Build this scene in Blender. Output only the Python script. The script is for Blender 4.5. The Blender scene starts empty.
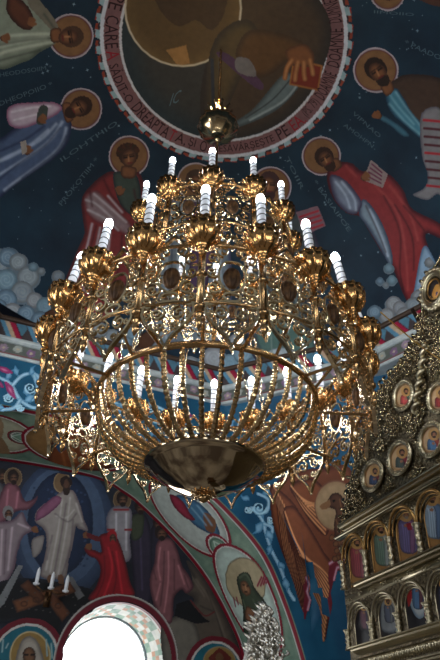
import bpy, bmesh, math, random
import numpy as np
from mathutils import Vector, Matrix
random.seed(4)
PI = math.pi
sc = bpy.context.scene
COL = sc.collection

# ------------------------------------------------------------------ camera
F = 585.7; TH = math.radians(37.79); RO = math.radians(1.5); W = math.radians(20.87)
EYE = np.array([0, 0, 1.6])
cf = np.array([math.sin(W)*math.cos(TH), math.cos(W)*math.cos(TH), math.sin(TH)])
_r = np.array([math.cos(W), -math.sin(W), 0]); _u = np.cross(_r, cf)
cr = _r*math.cos(RO)+_u*math.sin(RO); cu = -_r*math.sin(RO)+_u*math.cos(RO)
cd = bpy.data.cameras.new('camera'); cam = bpy.data.objects.new('camera', cd); COL.objects.link(cam)
cam.matrix_world = Matrix(((cr[0], cu[0], -cf[0], 0), (cr[1], cu[1], -cf[1], 0), (cr[2], cu[2], -cf[2], 1.6), (0, 0, 0, 1)))
cd.sensor_fit = 'VERTICAL'; cd.sensor_height = 36; cd.lens = F/660*36; cd.clip_end = 100
sc.camera = cam
def rays(p):
    p = np.atleast_2d(np.asarray(p, float))
    return cf+np.outer((p[:, 0]-220)/F, cr)+np.outer((330-p[:, 1])/F, cu)

# ------------------------------------------------------------------ colours, materials
def lin(c):
    c = np.asarray(c, float)/255
    return np.where(c <= .04045, c/12.92, ((c+.055)/1.055)**2.4)
def mat(name, rgb=(128, 128, 128), rough=.6, metal=0., emit=None, es=0., spec=.3):
    m = bpy.data.materials.new(name); m.use_nodes = True
    b = m.node_tree.nodes['Principled BSDF']
    b.inputs['Base Color'].default_value = (*lin(rgb), 1)
    b.inputs['Roughness'].default_value = rough; b.inputs['Metallic'].default_value = metal
    b.inputs['Specular IOR Level'].default_value = spec
    if emit is not None:
        b.inputs['Emission Color'].default_value = (*lin(emit), 1); b.inputs['Emission Strength'].default_value = es
    return m
def nodes(m): return m.node_tree.nodes, m.node_tree.links, m.node_tree.nodes['Principled BSDF']
def noise_mix(m, c1, c2, scale=4., detail=5., lo=.35, hi=.65, bump=0., rough2=None, kind='N'):
    n, l, b = nodes(m)
    tc = n.new('ShaderNodeTexCoord')
    if kind == 'V':
        t = n.new('ShaderNodeTexVoronoi'); t.inputs['Scale'].default_value = scale; out = t.outputs['Distance']
    else:
        t = n.new('ShaderNodeTexNoise'); t.inputs['Scale'].default_value = scale; t.inputs['Detail'].default_value = detail; out = t.outputs['Fac']
    l.new(tc.outputs['Object'], t.inputs['Vector'])
    r = n.new('ShaderNodeValToRGB'); r.color_ramp.elements[0].position = lo; r.color_ramp.elements[1].position = hi
    r.color_ramp.elements[0].color = (*lin(c1), 1); r.color_ramp.elements[1].color = (*lin(c2), 1)
    l.new(out, r.inputs[0]); l.new(r.outputs[0], b.inputs['Base Color'])
    if bump:
        bp = n.new('ShaderNodeBump'); bp.inputs['Strength'].default_value = bump; bp.inputs['Distance'].default_value = .02
        l.new(out, bp.inputs['Height']); l.new(bp.outputs[0], b.inputs['Normal'])
    return m
def vcol_mat(name, rough=.55, spec=.25, grain=.12):
    # paint: the colour layer of the mural, broken up by a fine plaster grain
    m = mat(name, rough=rough, spec=spec); n, l, b = nodes(m)
    a = n.new('ShaderNodeAttribute'); a.attribute_name = 'paint'
    tc = n.new('ShaderNodeTexCoord'); t = n.new('ShaderNodeTexNoise'); t.inputs['Scale'].default_value = 9; t.inputs['Detail'].default_value = 6
    l.new(tc.outputs['Object'], t.inputs['Vector'])
    mr = n.new('ShaderNodeMapRange'); mr.inputs[1].default_value = .3; mr.inputs[2].default_value = .7
    mr.inputs[3].default_value = 1-grain; mr.inputs[4].default_value = 1+grain; l.new(t.outputs['Fac'], mr.inputs[0])
    mx = n.new('ShaderNodeVectorMath'); mx.operation = 'SCALE'
    l.new(a.outputs['Color'], mx.inputs[0]); l.new(mr.outputs[0], mx.inputs['Scale']); l.new(mx.outputs[0], b.inputs['Base Color'])
    return m
PAINT = vcol_mat('mural_paint')
ICONP = vcol_mat('icon_paint', rough=.35, spec=.4)
M = {}
M['gold'] = mat('polished_gold', (212, 184, 140), .2, 1.)
M['gold2'] = mat('chased_gold', (190, 154, 108), .26, 1.)
M['lace'] = mat('lace_gold', (216, 192, 154), .2, 1.)
M['cupgold'] = mat('warm_cup_gold', (204, 156, 100), .24, 1.)
M['crest'] = mat('bright_silver', (226, 222, 212), .32, 1.)
M['openwork'] = mat('darkened_silver_openwork', (150, 136, 108), .2, 1.)
M['brass'] = mat('mirror_brass', (206, 186, 156), .06, 1.)
M['chrome'] = mat('pale_gold_chain', (236, 214, 176), .15, 1.)
M['dark'] = noise_mix(mat('dark_bronze', (60, 42, 26), .5, .5), (64, 44, 28), (112, 80, 50), 14, lo=.4, hi=.7)
M['silver'] = mat('gilded_silver', (180, 168, 140), .32, 1.)
M['silver2'] = noise_mix(mat('carved_silver_ground', (80, 72, 58), .4, .9), (70, 61, 48), (148, 134, 106), 26, lo=.35, hi=.7, bump=.7)
M['goldleaf'] = mat('gilt_arch', (182, 142, 88), .38, 1.)
M['candle'] = mat('white_candle', (244, 246, 250), .4)
M['band'] = mat('black_spiral', (24, 26, 30), .5)
M['bulb'] = mat('lit_bulb', (255, 255, 255), .4, emit=(240, 247, 255), es=100)
M['white_trim'] = noise_mix(mat('white_moulding', (190, 200, 200), .5), (170, 182, 184), (204, 212, 210), 5)
M['brown_trim'] = mat('brown_moulding', (74, 56, 44), .6)
M['navy'] = noise_mix(mat('navy_dome_paint', (16, 42, 60), .6), (13, 36, 54), (24, 54, 72), 1.2, 6)
M['teal'] = noise_mix(mat('blue_spandrel_paint', (24, 84, 116), .6), (20, 74, 106), (30, 94, 124), 1.5, 6)
M['green'] = noise_mix(mat('green_marbling', (112, 142, 124), .6), (98, 128, 112), (134, 158, 138), 4., 8)
M['ink'] = mat('painted_letters_brown', (48, 18, 24), .6)
M['inkred'] = mat('painted_letters_red', (150, 26, 44), .6)
M['inkpale'] = mat('painted_letters_pale', (120, 146, 160), .6)
M['caption'] = mat('painted_caption_grey', (82, 106, 116), .6)
M['rope'] = mat('yellow_rope', (196, 150, 70), .6)
M['night'] = noise_mix(mat('dark_mural_ground', (26, 30, 44), .6), (16, 20, 30), (40, 44, 58), 1.1, 6)
M['floor'] = noise_mix(mat('stone_floor', (150, 140, 128), .5), (96, 84, 76), (176, 166, 152), .5, lo=.42, hi=.6)
M['plaster'] = noise_mix(mat('plain_plaster', (96, 88, 84), .8), (86, 80, 76), (108, 98, 92), 2.)

# ------------------------------------------------------------------ objects
def link(name, me, parent=None, m=None):
    o = bpy.data.objects.new(name, me); COL.objects.link(o)
    if m is not None: me.materials.append(m)
    if parent is not None: o.parent = parent
    return o
def empty(name, loc, label, cat, group=None, rz=0.):
    o = bpy.data.objects.new(name, None); COL.objects.link(o); o.location = loc; o.rotation_euler = (0, 0, rz)
    return tag(o, label, cat, group)
def tag(o, label=None, cat=None, group=None, kind=None):
    for k, v in (('label', label), ('category', cat), ('group', group), ('kind', kind)):
        if v: o[k] = v
    return o
def struct(o, label=None): o['kind'] = 'structure'; return tag(o, label)
def bm_obj(name, bm, m, parent=None, smooth=True):
    me = bpy.data.meshes.new(name); bm.to_mesh(me); bm.free()
    if smooth: me.polygons.foreach_set('use_smooth', [True]*len(me.polygons))
    ms = m if isinstance(m, (list, tuple)) else [m]
    for x in ms: me.materials.append(x)
    o = bpy.data.objects.new(name, me); COL.objects.link(o)
    if parent is not None: o.parent = parent
    return o
def copy_obj(o, parent=None, mw=None):
    c = o.copy(); COL.objects.link(c); c.parent = parent
    return c
def copy_tree(o, parent=None):
    c = o.copy(); COL.objects.link(c); c.parent = parent
    for ch in [x for x in o.children]: copy_tree(ch, c)
    return c
def grid_faces(nu, nv, wrap=False):
    i, j = np.meshgrid(np.arange(nu if wrap else nu-1), np.arange(nv-1), indexing='ij')
    i2 = (i+1) % nu
    return np.stack([i*nv+j, i2*nv+j, i2*nv+j+1, i*nv+j+1], -1).reshape(-1, 4)
def np_mesh(name, V, Fq, m, parent=None, smooth=True, col=None, flip=False):
    me = bpy.data.meshes.new(name); V = np.asarray(V, float); Fq = np.asarray(Fq)
    if flip: Fq = Fq[:, ::-1]
    k = Fq.shape[1]
    me.vertices.add(len(V)); me.vertices.foreach_set('co', V.ravel())
    me.loops.add(Fq.size); me.loops.foreach_set('vertex_index', Fq.ravel().astype(np.int32))
    me.polygons.add(len(Fq)); me.polygons.foreach_set('loop_start', np.arange(0, Fq.size, k, dtype=np.int32))
    me.polygons.foreach_set('use_smooth', np.full(len(Fq), smooth))
    me.update(calc_edges=True)
    if col is not None:
        a = me.color_attributes.new('paint', 'FLOAT_COLOR', 'POINT')
        a.data.foreach_set('color', np.concatenate([col, np.ones((len(col), 1))], 1).astype(np.float32).ravel())
    return link(name, me, parent, m)
# mesh builders into one bmesh
def box(bm, c, s, rz=0., M4=None):
    T = Matrix.Translation(c) @ Matrix.Rotation(rz, 4, 'Z') @ Matrix.Diagonal((s[0], s[1], s[2], 1))
    if M4 is not None: T = M4 @ T
    return bmesh.ops.create_cube(bm, size=1, matrix=T)['verts']
def lathe(bm, prof, n=24, c=(0, 0, 0), flute=None, M4=None, mi=0, cap=True):
    rings = []
    for q, (r, z) in enumerate(prof):
        ring = []
        for k in range(n):
            a = 2*PI*k/n; rr = r
            if flute: rr = r*(1+flute(q, a))
            p = Vector((c[0]+rr*math.cos(a), c[1]+rr*math.sin(a), c[2]+z))
            ring.append(bm.verts.new(M4 @ p if M4 is not None else p))
        rings.append(ring)
    for a, b in zip(rings, rings[1:]):
        for k in range(n):
            f = bm.faces.new((a[k], a[(k+1) % n], b[(k+1) % n], b[k])); f.material_index = mi
    for ring, rev in ((rings[0], True), (rings[-1], False)) if cap else ():
        try: f = bm.faces.new(ring[::-1] if rev else ring); f.material_index = mi
        except ValueError: pass
def tube(bm, pts, r, n=6, closed=False, rz=None, flat=1.):
    # a round (or flattened) bar swept along a line of points; r a number or one per point
    P = [Vector(p) for p in pts]; N = len(P)
    if N < 2: return
    rs = r if isinstance(r, (list, tuple, np.ndarray)) else [r]*N
    up = Vector((0, 0, 1)); prev = None; rings = []
    for i in range(N):
        if closed: d = P[(i+1) % N]-P[i-1]
        else: d = P[min(i+1, N-1)]-P[max(i-1, 0)]
        if d.length < 1e-9: d = Vector((0, 0, 1))
        d.normalize()
        if prev is None:
            a = up if abs(d.z) < .9 else Vector((1, 0, 0))
            x = d.cross(a).normalized()
        else:
            x = (prev-d*prev.dot(d))
            x = x.normalized() if x.length > 1e-6 else d.orthogonal().normalized()
        prev = x; y = d.cross(x)
        rings.append([bm.verts.new(P[i]+(x*math.cos(2*PI*k/n)+y*math.sin(2*PI*k/n)*flat)*rs[i]) for k in range(n)])
    for i in range(N if closed else N-1):
        a, b = rings[i], rings[(i+1) % N]
        for k in range(n): bm.faces.new((a[k], a[(k+1) % n], b[(k+1) % n], b[k]))
    if not closed:
        bm.faces.new(rings[0][::-1]); bm.faces.new(rings[-1])
def catmull(pts, closed=True, n=6):
    P = np.asarray(pts, float); N = len(P); out = []
    rng = range(N) if closed else range(N-1)
    for i in rng:
        if closed: p0, p1, p2, p3 = P[i-1], P[i], P[(i+1) % N], P[(i+2) % N]
        else: p0, p1, p2, p3 = P[max(i-1, 0)], P[i], P[i+1], P[min(i+2, N-1)]
        for k in range(n):
            t = k/n
            out.append(.5*((2*p1)+(-p0+p2)*t+(2*p0-5*p1+4*p2-p3)*t*t+(-p0+3*p1-3*p2+p3)*t**3))
    if not closed: out.append(P[-1])
    return np.array(out)

# ------------------------------------------------------------------ surfaces that carry the murals
AXX, AXY = 1.68, 4.71                       # the dome's axis; the chandelier hangs on it
YN, XE = 9.0, 5.97                          # planes of the north and east walls
class Dome:
    def __init__(s, c, a, b): s.c = np.array(c); s.a = a; s.b = b; s.d = np.array([a, a, b])
    def pix(s, p):
        v = rays(p)/s.d; o = (EYE-s.c)/s.d
        A = (v*v).sum(1); B = 2*(v@o); Cc = o@o-1
        t = (-B+np.sqrt(np.maximum(B*B-4*A*Cc, 0)))/(2*A)
        return s.uv(o+v*t[:, None])
    def uv(s, n):
        n = n/np.linalg.norm(n, axis=1)[:, None]
        ph = np.arccos(np.clip(n[:, 2], -1, 1)); h = np.hypot(n[:, 0], n[:, 1])+1e-9
        return np.stack([n[:, 0]/h*ph*s.a, n[:, 1]/h*ph*s.a], 1)
    def P(s, uv, off=0.):
        uv = np.atleast_2d(uv); ra = np.hypot(uv[:, 0], uv[:, 1])+1e-9; ph = ra/s.a
        n = np.stack([uv[:, 0]/ra*np.sin(ph), uv[:, 1]/ra*np.sin(ph), np.cos(ph)], 1)
        return s.c+n*(s.d-off)
class Plane:
    # axis 1: the plane Y=k, uv=(x,z); axis 0: the plane X=k, uv=(y,z)
    def __init__(s, ax, k): s.ax = ax; s.k = k
    def pix(s, p):
        v = rays(p); t = (s.k-EYE[s.ax])/v[:, s.ax]; P = EYE+v*t[:, None]
        return P[:, [1-s.ax, 2]]
    def P(s, uv, off=0.):
        uv = np.atleast_2d(uv); k = np.full(len(uv), s.k-off)
        return np.stack([uv[:, 0], k, uv[:, 1]], 1) if s.ax == 1 else np.stack([k, uv[:, 0], uv[:, 1]], 1)
ZC, ZLOW, LEG = 7.42, 2.6, 2.47
def cham(z): return LEG*np.clip((np.asarray(z)-ZLOW)/(ZC-ZLOW), 0, 1)**1.15
class Spandrel:
    # north wall, pendentive and east wall as one sheet: uv = (x-y, z)
    def f(s, P): return np.minimum(np.minimum(YN-P[:, 1], XE-P[:, 0]), (XE+YN-cham(P[:, 2])-P[:, 0]-P[:, 1])*.7071)
    def pix(s, p):
        v = rays(p); lo = np.full(len(v), .5); hi = np.full(len(v), 30.)
        for _ in range(45):
            m = (lo+hi)/2; ins = s.f(EYE+v*m[:, None]) > 0
            lo = np.where(ins, m, lo); hi = np.where(ins, hi, m)
        P = EYE+v*lo[:, None]; return np.stack([P[:, 0]-P[:, 1], P[:, 2]], 1)
    def P(s, uv, off=0.):
        uv = np.atleast_2d(uv); q, z = uv[:, 0], uv[:, 1]; c = cham(z); K = XE+YN-c
        x = (K+q)/2; y = (K-q)/2
        n = q < XE-c-YN; e = q > XE-YN+c
        x = np.where(n, q+YN, np.where(e, XE, x)); y = np.where(n, YN, np.where(e, XE-q, y))
        nx = np.where(n, 0, np.where(e, 1, .7071)); ny = np.where(n, 1, np.where(e, 0, .7071))
        return np.stack([x-nx*off, y-ny*off, z], 1)

# ------------------------------------------------------------------ painting
def inpoly(P, V):
    x, y = P[:, 0], P[:, 1]; r = np.zeros(len(P), bool); n = len(V)
    for i in range(n):
        x1, y1 = V[i]; x2, y2 = V[i-1]
        if y1 == y2: continue
        c = ((y1 > y) != (y2 > y)) & (x < (x2-x1)*(y-y1)/(y2-y1)+x1)
        r ^= c
    return r
def segdist(P, V, closed):
    d = np.full(len(P), 1e9); n = len(V)
    for i in range(n if closed else n-1):
        a = V[i]; b = V[(i+1) % n]; ab = b-a; L = ab@ab+1e-12
        t = np.clip(((P-a)@ab)/L, 0, 1); q = P-a-t[:, None]*ab
        d = np.minimum(d, np.hypot(q[:, 0], q[:, 1]))
    return d
GAIN = 1.5; LAYER = 0
class Cv:
    """a patch of painted surface: shapes are traced, laid onto the surface and coloured there"""
    def __init__(s, surf, pts, step, uv=False, pad=.05):
        s.S = surf; q = np.asarray(pts, float) if uv else surf.pix(pts)
        lo = q.min(0)-pad; hi = q.max(0)+pad
        s.nu = max(2, int((hi[0]-lo[0])/step)+1); s.nv = max(2, int((hi[1]-lo[1])/step)+1)
        a, b = np.meshgrid(np.linspace(lo[0], hi[0], s.nu), np.linspace(lo[1], hi[1], s.nv), indexing='ij')
        s.G = np.stack([a.ravel(), b.ravel()], 1); s.C = np.zeros((len(s.G), 3)); s.A = np.zeros(len(s.G)); s.step = step
    def cv(s, pts, uv): return np.asarray(pts, float) if uv else s.S.pix(pts)
    def sel(s, V, pad):
        lo = V.min(0)-pad; hi = V.max(0)+pad
        return np.where(((s.G >= lo) & (s.G <= hi)).all(1))[0]
    def put(s, i, w, c):
        w = w[:, None]; c = np.minimum(c*GAIN, .9); s.C[i] = s.C[i]*(1-w)+w*c; s.A[i] = np.maximum(s.A[i], w[:, 0])
    def poly(s, pts, c, edge=None, ew=.08, smooth=True, uv=False, a=1., inside=False):
        V = catmull(s.cv(pts, uv), True, 5) if smooth else s.cv(pts, uv)
        i = s.sel(V, .02)
        if len(i) == 0: return s
        i = i[inpoly(s.G[i], V)]
        if inside: i = i[s.A[i] > .5]
        if len(i) == 0: return s
        col = np.tile(lin(c), (len(i), 1))
        if edge is not None:
            t = np.clip(segdist(s.G[i], V, True)/ew, 0, 1)[:, None]; t = t*t*(3-2*t)
            col = lin(edge)*(1-t)+col*t
        s.put(i, np.full(len(i), a), col); return s
    def line(s, pts, c, w, smooth=True, soft=False, closed=False, uv=False, a=1., inside=False):
        V = catmull(s.cv(pts, uv), closed, 5) if smooth and len(pts) > 2 else s.cv(pts, uv)
        i = s.sel(V, w*1.6)
        if len(i) == 0: return s
        d = segdist(s.G[i], V, closed)
        k = np.exp(-(d/w)**2*2.)*a if soft else np.clip((w/2-d)/s.step+.5, 0, 1)*a
        if inside or soft: k = np.where(s.A[i] > .5, k, 0)
        g = k > .01; s.put(i[g], k[g], lin(c)); return s
    def ell(s, c, rx, ry, col, ang=0., n=28, **k):
        t = np.linspace(0, 2*PI, n, endpoint=False); x = rx*np.cos(t); y = ry*np.sin(t); a = math.radians(ang)
        return s.poly(np.stack([c[0]+x*math.cos(a)-y*math.sin(a), c[1]+x*math.sin(a)+y*math.cos(a)], 1), col, smooth=False, **k)
    def ring(s, c, rx, ry, col, w, ang=0., n=32, **k):
        t = np.linspace(0, 2*PI, n, endpoint=False); x = rx*np.cos(t); y = ry*np.sin(t); a = math.radians(ang)
        return s.line(np.stack([c[0]+x*math.cos(a)-y*math.sin(a), c[1]+x*math.sin(a)+y*math.cos(a)], 1), col, w, smooth=False, closed=True, **k)
    def build(s, name, off, parent, label=None, m=None):
        global LAYER
        if off: LAYER += 1; off += LAYER*.0002
        if isinstance(s.S, Dome): s.A[np.hypot(s.G[:, 0], s.G[:, 1]) > s.S.a*1.569] = 0     # nothing is painted below the dome's foot
        k = (s.A > .5).reshape(s.nu, s.nv)
        f = grid_faces(s.nu, s.nv); f = f[(k.ravel()[f]).sum(1) >= 3]
        if len(f) == 0: print('EMPTY', name); return None
        u, inv = np.unique(f, return_inverse=True)
        # fill colour of uncovered corner points from their neighbours in the face
        bad = s.A <= .5
        if bad.any():
            for q in range(4):
                b = f[bad[f[:, q]]]
                if len(b): s.C[b[:, q]] = s.C[b[:, (q+2) % 4]]
        o = np_mesh(name, s.S.P(s.G[u], off), inv.reshape(f.shape), m or PAINT, parent, col=s.C[u])
        if label: o['label'] = label
        return o
# ================================================================== THE SETTING
DOME = Dome((AXX, AXY, 8.08), 4.62, 3.5)
SPAN = Spandrel()
YL = 10.6
LUN = Plane(1, YL)

# ---- dome shell
u = np.linspace(0, 2*PI, 96, endpoint=False); ph = np.linspace(.002, PI/2, 40)
uu, pp = np.meshgrid(u, ph, indexing='ij')
V = DOME.P(np.stack([np.cos(uu)*pp*DOME.a, np.sin(uu)*pp*DOME.a], -1).reshape(-1, 2))
ceiling = struct(np_mesh('ceiling', V, grid_faces(96, 40, True), M['navy'], flip=False), 'dark blue dome vault painted with standing saints')

# ---- octagonal cornice under the dome
OCT = [(-2.2, 7.25), (-.75, 9.), (3.5, 9.), (5.36, 7.14), (5.97, 5.6), (5.97, 3.6), (4.2, .6), (-.8, .6), (-2.6, 3.0)]
NO = len(OCT)
def inset(d):
    P = np.array(OCT); out = []
    for i in range(NO):
        e1 = P[i]-P[i-1]; e2 = P[(i+1) % NO]-P[i]
        n1 = np.array([e1[1], -e1[0]])/np.hypot(*e1); n2 = np.array([e2[1], -e2[0]])/np.hypot(*e2)
        out.append(P[i]+(n1+n2)*d/(1+n1@n2))
    return np.array(out)
def oct_ring(prof):
    # prof: (inset towards the axis, z)
    n = len(prof); V = np.zeros((NO, n, 3))
    for j, (d, z) in enumerate(prof): V[:, j, :2] = inset(d); V[:, j, 2] = z
    return V.reshape(-1, 3), grid_faces(NO, n, True)
def trim(name, prof, m):
    V, f = oct_ring(prof); return struct(np_mesh(name, V, f, m, smooth=False))
class OctS:
    # the cornice face: uv = (distance along the cornice from its north-west corner, z), set in by ins
    def __init__(s, ins): s.ins = ins
    def P(s, uv, off=0.):
        uv = np.atleast_2d(uv); P0 = np.array(OCT)[1:7]; L = np.r_[0, np.cumsum(np.hypot(*np.diff(P0, axis=0).T))]
        q0 = inset(s.ins+off)[1:7]
        return np.stack([np.interp(uv[:, 0], L, q0[:, 0]), np.interp(uv[:, 0], L, q0[:, 1]), uv[:, 1]], 1)
ledge = trim('trim_1', [(0.0, 8.03), (.05, 8.03), (.07, 8.06), (.05, 8.11), (-.9, 8.12)], M['brown_trim'])
frieze = trim('trim_2', [(0.0, 7.68), (0.0, 8.035)], M['plaster'])
mould = trim('trim_3', [(0., 7.565), (.05, 7.57), (.085, 7.6), (.09, 7.635), (.07, 7.67), (.03, 7.69), (0., 7.69)], M['white_trim'])
lower = trim('trim_4', [(-.01, 7.30), (.012, 7.30), (.012, 7.57), (-.01, 7.57)], M['plaster'])
mould2 = trim('trim_5', [(-.8, 7.27), (0., 7.28), (.03, 7.285), (.045, 7.31), (.03, 7.335), (.012, 7.34)], M['white_trim'])
# folded ribbon, painted along the frieze
c = Cv(OctS(0.), [(0, 7.69), (10.6, 8.03)], .016, uv=True, pad=0)
c.C[:] = lin((92, 82, 84)); c.A[:] = 1
z0, z1 = 7.695, 8.03; per = .47; k = 0
while k*per < 10.6:
    s0 = k*per
    def par(a, b, col):   # a slanting stripe of the front fold
        c.poly([(s0+a, z1), (s0+b, z1), (s0+b+.2, z0), (s0+a+.2, z0)], col, smooth=False, uv=True)
    c.poly([(s0+.2, z0), (s0+.42, z0), (s0+.50, z1-.07), (s0+.44, z1), (s0+.3, z1)], (86, 130, 150), smooth=False, uv=True)
    c.poly([(s0+.24, z0), (s0+.47, z0), (s0+.33, z1-.11)], (140, 76, 42), smooth=False, uv=True)
    par(0, .085, (96, 148, 176)); par(.085, .165, (206, 178, 148)); par(.165, .27, (164, 34, 66)); par(.26, .28, (84, 18, 40))
    k += 1
c.C *= .62; c.build('ribbon_pattern', .004, frieze)
c = Cv(OctS(.012), [(0, 7.345), (10.6, 7.565)], .018, uv=True, pad=0)
c.C[:] = lin((118, 124, 116)); c.A[:] = 1
for k in range(46):
    x = .2+k*.232; z = 7.455+.03*(k % 2); cc = [(150, 128, 146), (164, 168, 160), (128, 98, 132)][k % 3]
    for q in range(5):
        a = q*1.257+k; c.ell((x+.045*math.cos(a), z+.045*math.sin(a)), .038, .038, cc, uv=True, n=10)
    c.ell((x, z), .025, .025, (190, 176, 150), uv=True, n=10)
    c.line([(x+.07, z), (x+.11, 7.42), (x+.16, 7.47)], (86, 98, 92), .016, uv=True)
c.line([(0, 7.352), (10.6, 7.352)], (150, 60, 70), .02, uv=True)
c.C *= .7; c.build('floral_pattern', .004, lower)

# ---- arch in the north wall: outer edge on the wall face, inner edge at the lunette
PN = Plane(1, YN)
po = PN.pix([(0, 415), (42, 416.5), (85, 421), (124, 435), (165, 457), (200, 483), (229, 509), (264, 550), (286, 598), (305.5, 658)])
pi_ = LUN.pix([(0, 467), (42, 468), (90, 477), (124, 494), (144.5, 511), (175, 542), (202.5, 576), (226, 617), (240, 650)])
def arch_curve(p, xa, n):
    p = p[np.argsort(p[:, 0])]; p = p[p[:, 0] > xa-.2]
    top = p[:, 1].max()+.0
    right = np.vstack([p, [p[-1]+[.12, -.6]], [p[-1]+[.14, -1.6]]])
    right = right[right[:, 0] >= xa]
    left = np.stack([2*xa-right[:, 0], right[:, 1]], 1)[::-1]
    q = np.vstack([left[:-1] if abs(left[-1, 0]-right[0, 0]) < .02 else left, right])
    c = catmull(q, False, 8); L = np.r_[0, np.cumsum(np.hypot(*np.diff(c, axis=0).T))]
    t = np.linspace(0, L[-1], n); return np.stack([np.interp(t, L, c[:, 0]), np.interp(t, L, c[:, 1])], 1)
NA = 161
AO = arch_curve(po, .35, NA); AI = arch_curve(pi_, .62, NA)
class Soffit:
    # uv = (0..1 along the arch from left to right, 0..1 from the wall face to the lunette), scaled to metres
    Ls = 12.0; Ld = YL-YN
    def P(s, uv, off=0.):
        uv = np.atleast_2d(uv); t = np.clip(uv[:, 0]/s.Ls, 0, 1)*(NA-1); d = np.clip(uv[:, 1]/s.Ld, 0, 1)
        k = np.arange(NA); o = np.stack([np.interp(t, k, AO[:, 0]), np.interp(t, k, AO[:, 1])], 1); i = np.stack([np.interp(t, k, AI[:, 0]), np.interp(t, k, AI[:, 1])], 1)
        q = o*(1-d)[:, None]+i*d[:, None]; cen = np.array([.6, 2.6]); v = cen-q; v /= np.linalg.norm(v, axis=1)[:, None]
        q = q+v*off; return np.stack([q[:, 0], YN+d*s.Ld, q[:, 1]], 1)
    def pix(s, p):
        a, b = np.meshgrid(np.linspace(0, s.Ls, 900), np.linspace(0, s.Ld, 90), indexing='ij'); uv = np.stack([a.ravel(), b.ravel()], 1)
        v = s.P(uv)-EYE; d = v@cf; x = 220+F*(v@cr)/d; y = 330-F*(v@cu)/d; x[d < .1] = 1e6
        return np.array([uv[np.argmin((x-q[0])**2+(y-q[1])**2)] for q in np.atleast_2d(p)])
SOF = Soffit()
ss, dd = np.meshgrid(np.linspace(0, 12., NA), np.linspace(0, SOF.Ld, 9), indexing='ij')
soffit = struct(np_mesh('trim_6', SOF.P(np.stack([ss.ravel(), dd.ravel()], 1)), grid_faces(NA, 9), M['green']), 'green marbled arch soffit with painted medallions')

# ---- north wall with the pendentive and the east wall (one plastered sheet above the arch)
cols = []
NR = 26
qa = AO[:, 0]-YN
def col_pts(q, zb):
    z = zb+(7.60-zb)*np.linspace(0, 1, NR)**.85
    return SPAN.P(np.stack([np.full(NR, q), z], 1))
qs = [(q, 1.0) for q in np.linspace(-14, AO[0, 0]-YN-.001, 8)]
qs += [(AO[i, 0]-YN, AO[i, 1]) for i in range(NA)]
qs += [(q, 0.) for q in np.linspace(AO[-1, 0]-YN+.001, 5.97+1.5, 60)]
V = np.concatenate([col_pts(*q) for q in qs])
wall = struct(np_mesh('wall_north', V, grid_faces(len(qs), NR), M['teal']), 'blue painted spandrel and pendentive above the arch')
east = struct(np_mesh('wall_east', [(XE, 6.5, 0), (XE, -1.0, 0), (XE, -1.0, 7.6), (XE, 6.5, 7.6)], [[0, 1, 2, 3]], M['teal']))
west = struct(np_mesh('wall_west', [(-5.0, 9, 0), (-5.0, 10.6, 0), (-5.0, 10.6, 7.6), (-5.0, 9, 7.6)], [[0, 1, 2, 3]], M['plaster']))
floor = struct(np_mesh('floor', [(-8, -9, 0), (9, -9, 0), (9, 12, 0), (-8, 12, 0)], [[0, 1, 2, 3]], M['floor']))

# ---- lunette wall with its window
wl, wt, wr = LUN.pix([(61, 660), (120, 602), (171, 660)])
WCX = (wl[0]+wr[0])/2; WR = (wr[0]-wl[0])/2; WZ = wt[1]-WR      # springing height of the window arch
def warch(cx, r, zs, zb, n=48):
    t = np.linspace(0, PI, n); a = np.stack([cx-r*np.cos(t), zs+r*np.sin(t)], 1)
    return np.vstack([[cx-r, zb], a, [cx+r, zb]])
W0 = warch(WCX, WR, WZ, .9)
outer = []
cc = np.array([WCX, WZ])
for p in W0:                      # wall ring from the window edge out to the big arch
    d = p-cc; d = d/np.hypot(*d); outer.append(cc+d*7.5)
n = len(W0); V = []
for f_ in np.linspace(0, 1, 8):
    for p, o in zip(W0, outer): q = p*(1-f_)+np.array(o)*f_; V.append((q[0], YL+.004, max(q[1], 0) if f_ > 0 else q[1]))
V = np.array(V)
lunette = struct(np_mesh('wall_lunette', V, np.array([[i*n+j, i*n+j+1, (i+1)*n+j+1, (i+1)*n+j] for i in range(7) for j in range(n-1)]), M['night']), 'recessed lunette wall painted with a crowd of robed figures')
win = struct(bpy.data.objects.new('window_1', None), 'glowing white arched window in a deep painted reveal'); COL.objects.link(win)
gl, gt, gr = Plane(1, YL+1.0).pix([(58, 660), (102, 616.5), (146, 660)])
GR = (gr[0]-gl[0])/2; GX = (gl[0]+gr[0])/2; GZ = gt[1]-GR
W1 = warch(GX, GR, GZ, .9)
class Reveal:
    def P(s, uv, off=0.):
        uv = np.atleast_2d(uv); t = np.clip(uv[:, 0], 0, 1)*(n-1); d = uv[:, 1]; k = np.arange(n)
        a = np.stack([np.interp(t, k, W0[:, 0]), np.interp(t, k, W0[:, 1])], 1); b = np.stack([np.interp(t, k, W1[:, 0]), np.interp(t, k, W1[:, 1])], 1)
        q = a*(1-d)[:, None]+b*d[:, None]; v = np.array([WCX, WZ-.5])-q; v /= np.linalg.norm(v, axis=1)[:, None]
        q = q+v*off; return np.stack([q[:, 0], YL+d*1.0, q[:, 1]], 1)
REV = Reveal()
ss, dd = np.meshgrid(np.linspace(0, 1, n*4), np.linspace(0, 1, 30), indexing='ij'); uvr = np.stack([ss.ravel(), dd.ravel()], 1)
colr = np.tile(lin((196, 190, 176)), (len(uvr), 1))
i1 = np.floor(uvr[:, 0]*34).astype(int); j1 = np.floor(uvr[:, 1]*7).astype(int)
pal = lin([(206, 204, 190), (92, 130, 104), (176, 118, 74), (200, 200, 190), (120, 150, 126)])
colr = pal[(i1*2+j1*3+(i1*j1) % 2) % 5]
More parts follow.
